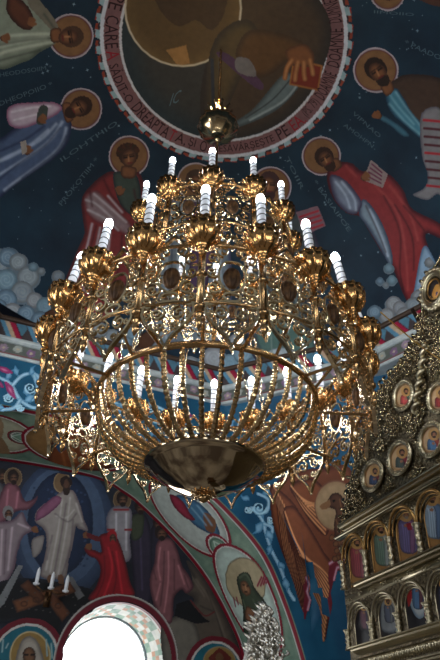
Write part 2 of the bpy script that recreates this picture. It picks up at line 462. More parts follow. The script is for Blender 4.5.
colr[(uvr[:, 1] < .07)] = lin((120, 24, 40)); colr[(uvr[:, 1] > .93)] = lin((60, 80, 96))
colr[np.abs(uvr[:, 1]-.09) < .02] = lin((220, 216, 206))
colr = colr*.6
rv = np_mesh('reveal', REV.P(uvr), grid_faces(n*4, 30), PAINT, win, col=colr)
M['daylight'] = mat('daylit_pane', (255, 255, 255), .5, emit=(246, 250, 255), es=5.)
bm = bmesh.new(); vs = [bm.verts.new((p[0], YL+1.0, p[1])) for p in W1]; bm.faces.new(vs)
bm_obj('pane', bm, M['daylight'], win, False)
bm = bmesh.new(); tube(bm, [(p[0], YL+.98, p[1]) for p in W1], .03, 6); bm_obj('window_frame', bm, M['white_trim'], win)
# ================================================================== MURALS ON THE DOME
def fitcircle(q):
    A = np.c_[2*q, np.ones(len(q))]; b = (q**2).sum(1); x = np.linalg.lstsq(A, b, rcond=None)[0]
    return x[:2], math.sqrt(x[2]+x[:2]@x[:2])
rin = DOME.pix([(121, 0), (127, 50), (149, 91.6), (178.6, 124), (214, 142.7), (329.3, 0), (331, 34), (319, 85), (288, 116), (244, 136.4)])
rout = DOME.pix([(104.8, 0), (104.8, 44), (113.6, 85.7), (137, 121), (175.7, 152), (348, 17), (346.4, 54.5), (329, 99), (295, 129.6), (254, 151.7), (220, 157)])
RC, RO_ = fitcircle(rout); _, RI = fitcircle(rin)
RI = np.hypot(*(rin-RC).T).mean()
def pol(r, a): return RC+np.stack([np.asarray(r)*np.cos(a), np.asarray(r)*np.sin(a)], -1)
def ang(px): q = DOME.pix([px])[0]-RC; return math.atan2(q[1], q[0])
# medallion: ring, border blocks, and the half-length figure inside
NB = 48; RX = RO_+.13
med = Cv(DOME, [RC-RX-.05, RC+RX+.05], .016, uv=True, pad=.02)
tt = np.linspace(0, 2*PI, 128, endpoint=False)
med.poly(pol(RO_+.05, tt), (20, 26, 36), smooth=False, uv=True)
for k in range(NB):
    a = 2*PI*k/NB; w = 2*PI/NB
    med.poly([pol(RO_+.02, a+w*.0), pol(RO_+.13, a+w*.12), pol(RO_+.10, a+w*1.0), pol(RO_+.02, a+w*.92)], (122, 52, 34), smooth=False, uv=True)
    med.poly([pol(RO_+.02, a+w*.5), pol(RO_+.12, a+w*.12), pol(RO_+.09, a+w*.56)], (148, 34, 34), smooth=False, uv=True)
    med.poly([pol(RO_+.005, a+w*.0), pol(RO_+.10, a+w*.10), pol(RO_+.095, a+w*.58), pol(RO_+.005, a+w*.52)], (124, 152, 160), smooth=False, uv=True)
    med.poly([pol(RO_+.005, a+w*.5), pol(RO_+.06, a+w*.56), pol(RO_+.05, a+w*.95), pol(RO_+.005, a+w*.98)], (40, 34, 40), smooth=False, uv=True)
med.poly(pol(RO_+.02, tt), (176, 180, 188), smooth=False, uv=True)
med.poly(pol(RO_-.045, tt), (104, 74, 76), smooth=False, uv=True)
med.poly(pol(RI+.03, tt), (170, 172, 178), smooth=False, uv=True)
med.poly(pol(RI-.015, tt), (46, 46, 44), smooth=False, uv=True, edge=(34, 44, 48), ew=.5)
# the figure in the medallion
med.poly([(250, -30), (300, -20), (330, 20), (326, 60), (305, 100), (270, 128), (225, 140), (205, 135), (200, 100), (206, 60), (215, 20)], (58, 46, 34), edge=(40, 36, 32), ew=.3, inside=True)
med.ell((183, 8), 58, 58, (74, 58, 34), edge=(88, 70, 42), ew=.25, inside=True)
med.poly([(148, -20), (160, 10), (178, 26), (196, 20), (212, 30), (225, 10), (225, -30), (150, -30)], (56, 42, 28), inside=True)
med.poly([(166, 50), (186, 45), (190, 63), (178, 66)], (128, 96, 56), smooth=False, inside=True)
med.ring((183, 8), 58, 58, (168, 160, 140), .03, inside=True)
med.poly([(208, 62), (222, 30), (250, 20), (262, 50), (240, 80), (222, 120), (206, 130)], (70, 58, 36), edge=(48, 42, 34), ew=.2, inside=True)
med.line([(212, 60), (214, 130)], (38, 44, 52), .06, inside=True)
med.line([(219, 62), (222, 130)], (66, 66, 58), .03, inside=True)
med.poly([(236, 58), (262, 78), (300, 50), (296, 38), (250, 30)], (74, 52, 28), edge=(56, 42, 28), ew=.15, inside=True)
med.poly([(218, 56), (228, 54), (262, 82), (256, 88)], (64, 44, 66), inside=True)
med.poly([(236, 58), (250, 60), (256, 76), (238, 72)], (92, 90, 92), inside=True)
med.poly([(284, 74), (300, 80), (292, 96), (270, 114), (236, 128), (232, 124), (254, 108)], (84, 98, 102), edge=(56, 66, 70), ew=.1, inside=True)
med.line([(298, 84), (282, 102), (250, 120)], (120, 134, 138), .04, inside=True)
med.line([(290, 80), (272, 100), (246, 118)], (50, 58, 62), .03, inside=True)
med.poly([(294, 60), (322, 66), (318, 90), (290, 84)], (98, 36, 22), smooth=False, inside=True)
med.line([(294, 60), (322, 66), (318, 90), (290, 84)], (130, 84, 40), .03, smooth=False, closed=True, inside=True)
med.poly([(286, 50), (304, 44), (314, 54), (312, 66), (300, 66), (290, 64)], (104, 66, 38), edge=(70, 44, 28), ew=.08, inside=True)
for q in ([(292, 60), (287, 68), (285, 78)], [(298, 62), (296, 72), (295, 80)], [(304, 62), (304, 72), (305, 79)], [(310, 60), (312, 68), (313, 74)]):
    med.line(q, (114, 72, 42), .085, inside=True); med.line(q, (150, 104, 64), .03, inside=True, soft=True)
medallion = med.build('painted_medallion', .006, ceiling, 'round ceiling medallion with haloed half-length figure and lettered border')

def glyphs(s):
    cu_ = bpy.data.curves.new('t', 'FONT'); cu_.body = s; cu_.size = 1.; cu_.resolution_u = 2; cu_.fill_mode = 'FRONT'
    o = bpy.data.objects.new('t', cu_); COL.objects.link(o)
    dg = bpy.context.evaluated_depsgraph_get(); me = bpy.data.meshes.new_from_object(o.evaluated_get(dg))
    bm = bmesh.new(); bm.from_mesh(me); bmesh.ops.triangulate(bm, faces=bm.faces)
    bmesh.ops.subdivide_edges(bm, edges=[e for e in bm.edges if e.calc_length() > .25], cuts=1)
    bmesh.ops.triangulate(bm, faces=bm.faces)
    V = np.array([v.co[:2] for v in bm.verts]); Fc = [[v.index for v in f.verts] for f in bm.faces]
    bm.free(); bpy.data.objects.remove(o); bpy.data.curves.remove(cu_); bpy.data.meshes.remove(me)
    return V, np.array(Fc)
def text_on(surf, s, place, m, name, parent, off=.012):
    """place(u, v) with u 0..1 along the word and v 0..1 up the letters"""
    V, Fc = glyphs(s); w = V[:, 0].max()-V[:, 0].min(); h = V[:, 1].max()-V[:, 1].min()
    uv = place((V[:, 0]-V[:, 0].min())/w, (V[:, 1]-V[:, 1].min())/h)
    return np_mesh(name, surf.P(uv, off), Fc, m, parent, smooth=False)
r0, r1 = RI+.05, RO_-.06
for s, p0, p1, red in [('PE', (112, -8), (112, 9), 0), ('CARE', (112, 15), (113, 48), 0), ('A', (113, 50), (115, 59), 1), ('S\u0102DIT-O', (116, 63), (133, 100), 0),
                       ('DREAPTA', (136, 104), (167, 136), 0), ('T', (168, 137), (173, 141), 1), ('A,', (174, 141), (184, 147), 0), ('\u0218I', (187, 147), (194, 149), 0), ('O', (199, 150), (206, 152), 0),
                       ('DES\u0102V\u00c2R\u0218E\u0218TE', (212, 152), (275, 140), 0), ('PE', (279, 138), (290, 132), 0), ('EA.', (294, 130), (307, 121), 1), ('(PS. 79)', (309, 119), (324, 105), 0),
                       ('DOAMNE', (326, 102), (337, 74), 0), ('DOAMNE', (339, 68), (340, 28), 0), ('DUMNEZEUL', (339, 22), (333, -20), 0)]:
    a0, a1 = ang(p0), ang(p1)
    if a1-a0 > PI: a1 -= 2*PI
    if a0-a1 > PI: a1 += 2*PI
    text_on(DOME, s, lambda x, y: pol(r1-(r1-r0)*y if True else 0, a0+(a1-a0)*x), M['inkred' if red else 'ink'], 'ring_lettering', medallion)
text_on(DOME, 'IC', lambda x, y: DOME.pix(np.stack([169+9*x+4*y, 106-13*y-4*x], 1)), M['caption'], 'name_lettering', medallion)

# standing saints
SKIN, SKD = (112, 72, 44), (62, 38, 26)
def halo(c, p, r):
    c.ell(p, r, r, (112, 80, 50), edge=(104, 74, 46), ew=.1); c.ring(p, r, r, (158, 150, 158), .034); c.ring(p, r-1.5, r-1.5, (84, 40, 50), .02)
def face(c, p, rx, ry, a, hair=(44, 26, 18), look=(0, 1), beard=False):
    """head: hair mass, face, shaded side, eyes, nose, mouth; look = unit image direction from brow to chin"""
    l = np.array(look)/np.hypot(*look); t = np.array([-l[1], l[0]]); p = np.array(p, float)
    c.ell(p-l*ry*.35, rx*1.35, ry*1.15, hair, ang=a)
    if beard: c.ell(p+l*ry*.75, rx*.85, ry*.75, hair, ang=a)
    c.ell(p, rx, ry*.95, SKIN, ang=a, edge=SKD, ew=.11)
    if beard: c.ell(p+l*ry*.95, rx*.75, ry*.5, hair, ang=a)
    for sgn in (-1, 1):
        e = p+t*sgn*rx*.42-l*ry*.12
        c.line([e-t*rx*.26, e+t*rx*.26], (24, 14, 12), .034, inside=True)
        c.line([e-t*rx*.3-l*ry*.22, e+t*rx*.3-l*ry*.2], (40, 24, 16), .024, inside=True)
    c.line([p-l*ry*.1+t*rx*.05, p+l*ry*.3+t*rx*.12], (150, 104, 68), .03, inside=True)
    c.line([p+l*ry*.52-t*rx*.28, p+l*ry*.52+t*rx*.28], (92, 34, 28), .03, inside=True)
def folds(c, col, w, *ls):
    for l in ls: c.line(l, col, w*.8, soft=True, a=.6)
def hand(c, p, d, s=5.):
    d = np.array(d)/np.hypot(*d); t = np.array([-d[1], d[0]]); p = np.array(p, float)
    c.ell(p, s*.55, s*.5, SKIN, edge=SKD, ew=.05)
    for k in (-1.2, -.4, .4, 1.2): c.line([p+t*k*s*.25, p+t*k*s*.36+d*s*(1.05-.12*abs(k))], SKIN, .045)
    c.line([p+t*s*.4, p+t*s*.8+d*s*.4], SKIN, .05)
ST = .0155
# red-robed saint right of the chandelier
c = Cv(DOME, [(295, 132), (345, 130), (440, 225), (440, 262), (412, 318), (372, 260)], ST)
halo(c, (321.4, 156), 19)
c.poly([(330, 165), (340, 162), (352, 163), (363, 171), (387, 173), (403, 189), (413, 209), (442, 225), (444, 240), (426, 234), (430, 258), (420, 286), (411, 304), (404, 296), (396, 276), (391, 266), (380, 250), (367, 228), (360, 217), (346, 213), (334, 200), (327, 181)], (122, 40, 42), edge=(58, 16, 26), ew=.16)
c.poly([(424, 246), (436, 262), (440, 274), (428, 284), (413, 306), (416, 280)], (124, 150, 172), edge=(70, 96, 124), ew=.1)
c.poly([(363, 199), (374, 209), (386, 232), (393, 258), (390, 266), (380, 248), (368, 228), (359, 214)], (118, 136, 150), edge=(52, 62, 82), ew=.12)
c.poly([(330, 176), (343, 178), (356, 192), (362, 204), (356, 214), (345, 211), (334, 197)], (110, 120, 138), edge=(56, 50, 72), ew=.14)
folds(c, (170, 184, 200), .05, [(336, 182), (346, 196), (350, 208)], [(342, 182), (354, 198), (356, 210)], [(370, 210), (380, 232), (388, 256)], [(432, 264), (422, 284), (415, 300)])
folds(c, (150, 62, 60), .06, [(376, 186), (396, 210), (404, 240), (408, 290)], [(390, 186), (410, 214), (418, 240)], [(346, 166), (356, 176)])
folds(c, (44, 10, 20), .05, [(384, 196), (400, 232), (400, 270), (404, 292)], [(404, 206), (424, 230)], [(395, 205), (412, 236), (414, 270)], [(366, 206), (378, 232), (386, 252)])
c.poly([(331, 160), (338, 158), (342, 166), (333, 172)], SKIN, edge=SKD, ew=.08)
face(c, (326, 159.5), 7, 9, -28, look=(.55, .83), beard=True)
c.poly([(371, 159), (388, 174), (383, 188), (363, 180)], (130, 114, 112), smooth=False)
for k in range(4): c.line([(371-k*1.6+1, 164+k*4), (382-k*.3, 172.5+k*3.6)], (92, 30, 60), .03, smooth=False)
hand(c, (364, 178), (.6, -.6), 6)
c.poly([(409, 300), (415, 303), (414, 312), (408, 314)], (104, 62, 38), edge=(52, 30, 22), ew=.06)
c.build('painted_saint', .005, ceiling, 'saint in crimson mantle holding a pale open scroll, right of the chandelier')
# red-robed saint left of the chandelier
c = Cv(DOME, [(105, 132), (150, 132), (150, 230), (40, 320), (110, 330), (80, 200)], ST)
halo(c, (129, 156), 20)
c.poly([(112, 171), (103, 175), (92, 184), (83, 195), (81, 204), (83, 222), (84, 234), (77, 250), (68, 272), (60, 292), (52, 312), (66, 328), (100, 326), (124, 290), (140, 250), (147, 215), (144, 185), (138, 172), (126, 176)], (112, 38, 38), edge=(64, 22, 28), ew=.14)
c.poly([(113, 174), (126, 172), (136, 174), (141, 192), (138, 212), (129, 214), (118, 200)], (54, 66, 58), edge=(34, 42, 44), ew=.1)
c.poly([(84, 197), (96, 190), (108, 200), (122, 214), (132, 226), (128, 236), (112, 228), (96, 222), (86, 212)], (124, 104, 108), edge=(98, 40, 44), ew=.12)
folds(c, (184, 176, 180), .05, [(86, 200), (96, 204), (112, 218)], [(94, 194), (108, 206), (126, 222)], [(88, 210), (104, 218), (118, 230)], [(92, 224), (86, 250), (76, 280)], [(100, 228), (94, 256), (82, 296)], [(110, 232), (106, 260), (92, 304)], [(108, 196), (122, 212)])
folds(c, (58, 14, 22), .06, [(96, 226), (88, 256), (74, 296)], [(106, 230), (100, 262), (86, 306)], [(122, 236), (118, 270), (102, 316)], [(134, 190), (138, 220), (132, 250)], [(104, 180), (112, 196), (126, 212)], [(90, 192), (92, 206)])
c.poly([(122, 166), (136, 168), (134, 178), (122, 177)], SKIN, edge=SKD, ew=.08)
face(c, (129, 158), 7.2, 9.5, 12, hair=(52, 32, 20), look=(.2, 1))
for k in range(12): c.ell((128+9.5*math.cos(PI*.95+k*.27), 153+8*math.sin(PI*.95+k*.27)), 2.6, 2.6, (46+k % 3*8, 28+k % 2*6, 18))
hand(c, (120, 193), (-.3, -1), 6)
c.poly([(44, 314), (56, 308), (60, 314), (50, 323)], (74, 44, 28), edge=(34, 20, 14), ew=.05)
c.build('painted_saint', .005, ceiling, 'saint in red mantle over green tunic, left of the chandelier')
# (next)
# blue-robed bearded saint at the left edge
c = Cv(DOME, [(-12, 95), (60, 84), (104, 90), (104, 130), (-12, 200)], ST)
halo(c, (81, 109), 20.5)
c.poly([(-8, 148), (4, 136), (20, 124), (44, 108), (60, 104), (70, 116), (71, 132), (66, 146), (52, 160), (34, 172), (14, 186), (-8, 200)], (66, 82, 110), edge=(26, 34, 60), ew=.14)
c.poly([(6, 112), (14, 104), (34, 102), (54, 102), (62, 108), (54, 116), (40, 122), (24, 128), (10, 126)], (168, 152, 164), edge=(120, 74, 100), ew=.1)
folds(c, (160, 174, 196), .055, [(62, 122), (50, 140), (26, 158), (-6, 178)], [(56, 124), (40, 140), (12, 156), (-8, 164)], [(48, 130), (28, 146), (0, 160)], [(66, 128), (60, 146), (40, 164), (4, 190)])
folds(c, (22, 30, 58), .05, [(60, 128), (44, 146), (18, 164), (-6, 184)], [(44, 126), (24, 140), (-6, 154)], [(66, 136), (54, 154), (22, 178)])
folds(c, (212, 200, 210), .04, [(12, 112), (30, 108), (50, 106)], [(14, 120), (30, 116), (44, 112)])
c.poly([(40, 106), (48, 108), (44, 124), (36, 122)], (54, 60, 56))
c.poly([(62, 104), (72, 104), (74, 118), (66, 122)], SKIN, edge=SKD, ew=.06)
face(c, (78, 108), 7.5, 10, 62, look=(-.86, .5), beard=True)
hand(c, (40, 120), (.8, -.6), 6); hand(c, (27, 152), (.1, -1), 6)
c.poly([(20, 142), (26, 140), (27, 152), (22, 155)], (150, 140, 130), smooth=False)
c.build('painted_saint', .005, ceiling, 'bearded saint in blue robe with white and pink shoulder, left edge of the dome')
# pale green-robed saint at top left
c = Cv(DOME, [(-12, -10), (60, 8), (96, 20), (94, 60), (-12, 66)], ST)
halo(c, (71, 36), 22)
c.poly([(-8, -8), (30, -8), (44, 8), (56, 26), (56, 42), (40, 52), (24, 62), (-8, 66)], (120, 128, 112), edge=(74, 82, 70), ew=.14)
c.poly([(10, -6), (26, 4), (34, 20), (30, 30), (18, 26), (6, 10)], (84, 48, 32), edge=(50, 30, 24), ew=.1)
c.poly([(30, -8), (46, 8), (58, 26), (52, 30), (40, 18), (28, 4)], (104, 98, 84))
folds(c, (184, 190, 170), .055, [(54, 34), (34, 34), (8, 36), (-8, 40)], [(52, 42), (30, 46), (4, 52), (-8, 58)], [(46, 38), (20, 42), (-6, 48)])
folds(c, (54, 60, 52), .05, [(50, 38), (28, 40), (0, 45)], [(40, 50), (16, 56), (-6, 62)], [(44, 14), (54, 28)])
c.poly([(50, 30), (60, 28), (62, 40), (52, 42)], SKIN, edge=SKD, ew=.06)
face(c, (68, 37), 8, 10.5, 80, hair=(64, 44, 30), look=(-1, .16))
hand(c, (30, 24), (.4, -.9), 6); hand(c, (3, 38), (1, -.3), 6)
c.build('painted_saint', .005, ceiling, 'saint in pale green robe, top left corner of the dome')
# blue-sleeved prophet with a long scroll at the right edge
c = Cv(DOME, [(350, 48), (446, 60), (446, 212), (404, 200), (372, 130)], ST)
halo(c, (376, 70), 22)
c.poly([(384, 88), (394, 80), (410, 74), (446, 82), (446, 120), (424, 126), (410, 122), (398, 110), (388, 100)], (60, 44, 34), edge=(40, 30, 26), ew=.12)
c.poly([(386, 92), (396, 88), (404, 98), (412, 112), (424, 126), (432, 138), (420, 138), (408, 128), (394, 116), (388, 106)], (60, 110, 128), edge=(24, 54, 74), ew=.1)
folds(c, (112, 160, 174), .045, [(390, 94), (398, 106), (414, 124)], [(396, 92), (408, 110), (424, 130)], [(390, 104), (404, 120), (420, 134)])
c.poly([(380, 114), (388, 117), (404, 128), (410, 136), (402, 136), (390, 126), (380, 120)], (56, 96, 112), edge=(26, 50, 66), ew=.06)
c.poly([(380, 84), (390, 80), (394, 90), (386, 96)], SKIN, edge=SKD, ew=.06)
face(c, (378, 72), 8, 11, -40, look=(.55, .83), beard=True, hair=(36, 24, 18))
hand(c, (379, 116), (-1, -.3), 6)
c.poly([(422, 113), (446, 116), (446, 196), (438, 194), (428, 200), (416, 197), (413, 194), (424, 188), (428, 176), (422, 154)], (112, 110, 112), edge=(82, 80, 88), ew=.06)
for k in range(9): c.line([(424+k*.4, 120+k*8.2), (446, 122+k*8.2)], (70, 26, 34) if k % 4 else (150, 34, 44), .05, smooth=False, inside=True)
c.build('painted_saint', .005, ceiling, 'dark prophet with blue sleeves and a long white lettered scroll, right edge')
# half hidden saint behind the candles
c = Cv(DOME, [(246, 166), (330, 200), (330, 250), (312, 372), (236, 372), (230, 220)], ST)
halo(c, (271, 187), 20)
c.poly([(255, 204), (272, 200), (292, 206), (310, 224), (320, 250), (322, 290), (316, 340), (312, 358), (262, 366), (246, 330), (244, 260), (246, 220)], (56, 64, 66), edge=(36, 34, 52), ew=.16)
c.poly([(256, 330), (280, 322), (308, 330), (314, 352), (290, 364), (266, 360)], (70, 96, 90), edge=(50, 66, 70), ew=.1)
c.poly([(268, 352), (286, 348), (300, 356), (292, 364), (272, 366)], (152, 164, 168), edge=(110, 122, 130), ew=.06)
folds(c, (110, 128, 124), .05, [(262, 250), (268, 300), (272, 352)], [(290, 250), (296, 300), (300, 346)], [(276, 250), (284, 310), (288, 350)])
folds(c, (26, 28, 40), .05, [(270, 250), (276, 310), (280, 350)], [(300, 250), (306, 310), (306, 346)])
c.poly([(296, 212), (318, 206), (326, 226), (304, 236)], (112, 84, 92), smooth=False)
for k in range(4): c.line([(300+k*1.6, 217+k*4.6), (318+k*1.6, 211+k*4.6)], (150, 40, 52), .05, smooth=False)
face(c, (269, 186), 8, 10, -8, look=(-.05, 1), beard=True, hair=(58, 36, 34))
c.build('painted_saint', .005, ceiling, 'saint in dark robe with pink scroll, half hidden behind the upper candles')
c = Cv(DOME, [(150, 170), (235, 170), (240, 350), (130, 372)], ST)
c.poly([(168, 205), (186, 198), (206, 204), (224, 226), (232, 270), (228, 330), (206, 346), (170, 344), (150, 350), (154, 300), (158, 250)], (98, 110, 118), edge=(58, 58, 84), ew=.16)
c.poly([(184, 200), (204, 206), (220, 230), (212, 262), (200, 320), (188, 300), (190, 250)], (66, 44, 72), edge=(44, 30, 54), ew=.12)
folds(c, (164, 176, 182), .05, [(168, 240), (166, 290), (166, 338)], [(178, 250), (178, 300), (184, 340)], [(220, 250), (220, 300), (210, 340)])
folds(c, (44, 50, 66), .05, [(172, 240), (172, 290), (176, 340)], [(214, 250), (214, 300), (200, 340)])
c.poly([(140, 336), (156, 328), (160, 334), (150, 348), (138, 352)], (70, 44, 30), edge=(34, 22, 16), ew=.05)
c.ell((196, 182), 19, 19, (104, 76, 48)); c.ring((196, 182), 19, 19, (150, 142, 150), .034)
face(c, (196, 184), 8, 10, 0, hair=(60, 42, 30), look=(0, 1))
c.build('painted_saint', .005, ceiling, 'saint in grey and purple robe, hidden behind the middle of the chandelier')
c = Cv(DOME, [(366, -30), (446, -30), (440, 14), (366, 16)], ST)
c.poly([(392, -30), (446, -30), (446, 4), (424, 2), (404, -12)], (70, 44, 34)); halo(c, (388, -7), 17)
face(c, (388, -8), 7, 9, -20, look=(.4, .9)); c.build('painted_saint', .005, ceiling, 'haloed saint cut by the top right edge')

# clouds round the foot of the dome
def cloud(L, name, label):
    P = []
    for x, y, r in L: P += [(x-r, y-r), (x+r, y+r)]
    c = Cv(DOME, P, .017)
    for k, (x, y, r) in enumerate(L): c.ell((x, y+1), r*1.16, r*1.1, (88, 102, 112))
    for k, (x, y, r) in enumerate(L):
        col = [(124, 134, 140), (108, 134, 148), (134, 138, 142), (98, 122, 140)][(k*7+int(x)) % 4]
        c.ell((x, y), r, r, col, edge=tuple(int(v*.74) for v in col), ew=.12)
        if r > 5:
            t = np.linspace(0, 4.2*PI, 26); rr = r*.72*(1-t/(4.6*PI))
            c.line(np.stack([x+rr*np.cos(t+k), y+rr*np.sin(t+k)], 1), (150, 166, 174) if k % 3 else (72, 100, 124), .02, smooth=False, a=.4)
    return c.build(name, .0035, ceiling, label)
cloud([(-4, 262, 14), (8, 257, 10), (18, 262, 9), (-2, 284, 14), (28, 277, 11), (6, 280, 11), (22, 292, 11), (6, 300, 11), (34, 300, 8), (-4, 310, 12), (12, 313, 10), (26, 314, 9), (45, 306, 9), (40, 320, 9), (56, 322, 8), (20, 325, 9), (33, 267, 5), (41, 271, 4), (58, 276, 6)], 'painted_clouds', 'grey blue scrolled clouds at the left of the dome')
cloud([(389, 268, 5), (380, 281, 4), (386, 285, 3), (392, 280, 5), (394, 304, 8), (387, 316, 8), (400, 308, 7), (405, 316, 9), (375, 312, 7), (370, 324, 8), (378, 336, 10), (358, 320, 6), (390, 330, 9), (350, 332, 8), (420, 297, 8), (362, 342, 9), (430, 262, 5), (347, 346, 8), (414, 305, 8)], 'painted_clouds', 'grey scrolled clouds at the right of the dome')
cloud([(112, 338, 9), (124, 342, 10), (140, 356, 9), (132, 332, 8), (160, 362, 9), (176, 368, 10), (190, 366, 10), (204, 366, 9), (214, 358, 11), (230, 364, 10), (243, 354, 10), (254, 366, 9), (320, 362, 9), (332, 352, 8), (236, 342, 8), (150, 342, 8), (100, 330, 8), (90, 340, 7), (310, 368, 8)], 'painted_clouds', 'grey clouds behind the lower chandelier')
# stars and captions
bm = bmesh.new(); rs = random.Random(9)
for _ in range(520):
    a = rs.uniform(0, 2*PI); r = rs.uniform(RO_+.25, 6.4); uv = RC+np.array([r*math.cos(a), r*math.sin(a)]); s = rs.choice((.012, .016, .02, .034))
    pts = [];
    for k in range(8):
        q = s*(1 if k % 2 == 0 else .35); pts.append(bm.verts.new(DOME.P([uv+np.array([q*math.cos(k*PI/4+a), q*math.sin(k*PI/4+a)])], .0025)[0]))
    bm.faces.new(pts)
tag(bm_obj('painted_stars', bm, M['inkpale'], ceiling, False), kind=None)
def caption(s, p0, p1, h):
    p0 = np.array(p0, float); d = np.array(p1)-p0; n = np.array([d[1], -d[0]])/np.hypot(*d)*h
    text_on(DOME, s, lambda x, y: DOME.pix(p0+np.outer(x, d)+np.outer(y, n)), M['caption'], 'painted_caption', ceiling, .004)
for s, p0, p1, h in [('HEODOSOIIM *', (0, 77), (52, 69), 4.5), ('DHEOPOIIO *', (0, 106), (53, 86), 5), ('ILOHTHIO', (62, 162), (118, 124), 4.5), ('PROKOTIIM *', (62, 206), (99, 160), 5),
                     ('IIMOIIO', (374, 13), (414, 16), 3), ('* PAADO', (404, 44), (440, 60), 5), ('VIPNAO', (352, 114), (379, 138), 4), ('AMOHPN', (343, 126), (372, 148), 4), ('* BASIAIPOE', (313, 182), (348, 232), 4.5), ('TOIIR', (285, 158), (301, 190), 4)]:
    caption(s, p0, p1, h)
# ================================================================== MURALS BELOW THE DOME
# arch soffit: edge bands, medallions and small links between them
c = Cv(SOF, [(0, 0), (12., SOF.Ld)], .018, uv=True, pad=0)
Ld = SOF.Ld
for v, w, col in ((.05, .10, (112, 20, 36)), (.125, .035, (190, 190, 186)), (Ld-.05, .10, (112, 20, 36)), (Ld-.125, .035, (190, 190, 186))):
    c.line([(0, v), (12., v)], col, w, smooth=False, uv=True)
c.build('edge_band', .003, soffit)
def oval(px, ru, rv, fill, name, art=None, label=None, ringw=.07):
    q = SOF.pix([px])[0]; q[1] = Ld/2
    c = Cv(SOF, [q-[ru, rv], q+[ru, rv]], .014, uv=True, pad=.06)
    E = lambda a, b, col, **k: c.poly(q+np.stack([a*np.cos(tt_), b*np.sin(tt_)], 1), col, smooth=False, uv=True, **k)
    tt_ = np.linspace(0, 2*PI, 48, endpoint=False)
    E(ru, rv, (112, 22, 38)); E(ru-ringw*.75, rv-ringw*.75, (188, 186, 180)); E(ru-ringw, rv-ringw, fill, edge=tuple(int(v*.85) for v in fill), ew=.12)
    if art: art(c, q)
    c.build(name, .006, soffit, label)
def link_art(c, q):
    for a in range(2): c.line([q+np.array([.16*math.cos(t), .16*math.sin(t)*(1-2*a)]) for t in np.linspace(0, PI, 8)], (60, 84, 72), .02, uv=True)
    c.line([q+[-.13, 0], q+[0, .1], q+[.13, 0], q+[0, -.1]], (170, 184, 172), .018, closed=True, smooth=False, uv=True)
def saint_green(c, q):
    c.ell((246, 582), 19, 25, (150, 138, 110), ang=-20, inside=True)
    c.ring((246, 582), 19, 25, (96, 88, 66), .02, ang=-20, inside=True)
    c.poly([(237, 580), (243, 572), (250, 574), (256, 588), (268, 606), (276, 640), (268, 660), (246, 660), (244, 630), (243, 606)], (56, 66, 52), edge=(30, 36, 30), ew=.1, inside=True)
    c.ell((246, 588), 4.6, 8.5, (130, 92, 66), ang=-22, edge=(66, 46, 36), ew=.06, inside=True)
    for p in ([(243.5, 585), (245.5, 585)], [(247, 586), (249, 585.5)], [(245, 592), (248, 592)]): c.line(p, (34, 22, 18), .025, inside=True)
    c.line([(246, 586), (247, 590)], (160, 120, 90), .02, inside=True)
    folds(c, (86, 98, 78), .035, [(244, 600), (250, 625), (254, 655)], [(254, 600), (262, 625), (266, 655)], [(240, 578), (246, 574), (252, 584)])
    c.poly([(247, 606), (256, 612), (252, 622), (246, 618)], (120, 84, 62), edge=(60, 42, 34), ew=.05, inside=True)
    for p in ([(258, 586), (262, 577)], [(261, 586), (265, 575)], [(264, 584), (268, 574)], [(267, 583), (271, 573)], [(234, 598), (236, 606)], [(237, 597), (239, 604)]): c.line(p, (110, 26, 48), .03, inside=True)
def saint_blue(c, q):
    c.poly([(176, 495), (196, 500), (214, 518), (220, 535), (206, 532), (190, 520)], (52, 92, 120), edge=(30, 56, 80), ew=.1, inside=True)
    c.poly([(170, 494), (182, 500), (190, 512), (196, 520), (186, 518), (174, 506)], (128, 40, 58), edge=(78, 22, 36), ew=.08, inside=True)
    c.poly([(204, 512), (216, 520), (214, 532), (206, 528)], (96, 62, 40), inside=True)
    folds(c, (118, 156, 176), .04, [(192, 508), (206, 524)], [(198, 506), (212, 524)])
def saint_brown(c, q):
    c.ell((76, 410), 22, 26, (126, 92, 50), inside=True, edge=(96, 66, 36), ew=.08); c.ell((76, 412), 10, 13, (88, 54, 34), inside=True)
    c.poly([(50, 446), (64, 426), (88, 426), (104, 440), (108, 470), (52, 466)], (112, 62, 34), edge=(66, 36, 24), ew=.12, inside=True)
    c.poly([(54, 440), (62, 430), (68, 442), (60, 452)], (44, 78, 110), inside=True)
    folds(c, (160, 98, 56), .04, [(70, 436), (76, 462)], [(86, 434), (96, 462)], [(62, 450), (66, 466)])
def saint_beige(c, q):
    c.ell((-8, 428), 12, 15, (130, 108, 82), inside=True); c.poly([(-24, 460), (-14, 436), (2, 438), (8, 456)], (120, 96, 70), inside=True)
oval((-6, 440), .62, .56, (150, 150, 128), 'painted_medallion', saint_beige, 'pale arch medallion cut by the left edge')
oval((21, 432), .20, .2, (104, 132, 114), 'painted_link', link_art)
oval((76, 440), .78, .62, (128, 96, 58), 'painted_medallion', saint_brown, 'arch medallion with a brown robed saint, behind the lower left of the chandelier')
oval((113, 452), .20, .2, (104, 132, 114), 'painted_link', link_art)
oval((190, 515), .78, .62, (158, 166, 160), 'painted_medallion', saint_blue, 'arch medallion with a red and blue draped figure, under the bowl')
oval((224, 545), .26, .26, (108, 136, 118), 'painted_link', link_art)
oval((254, 597), .86, .60, (160, 176, 168), 'painted_medallion', saint_green, 'arch medallion of a woman saint in dark green veil')

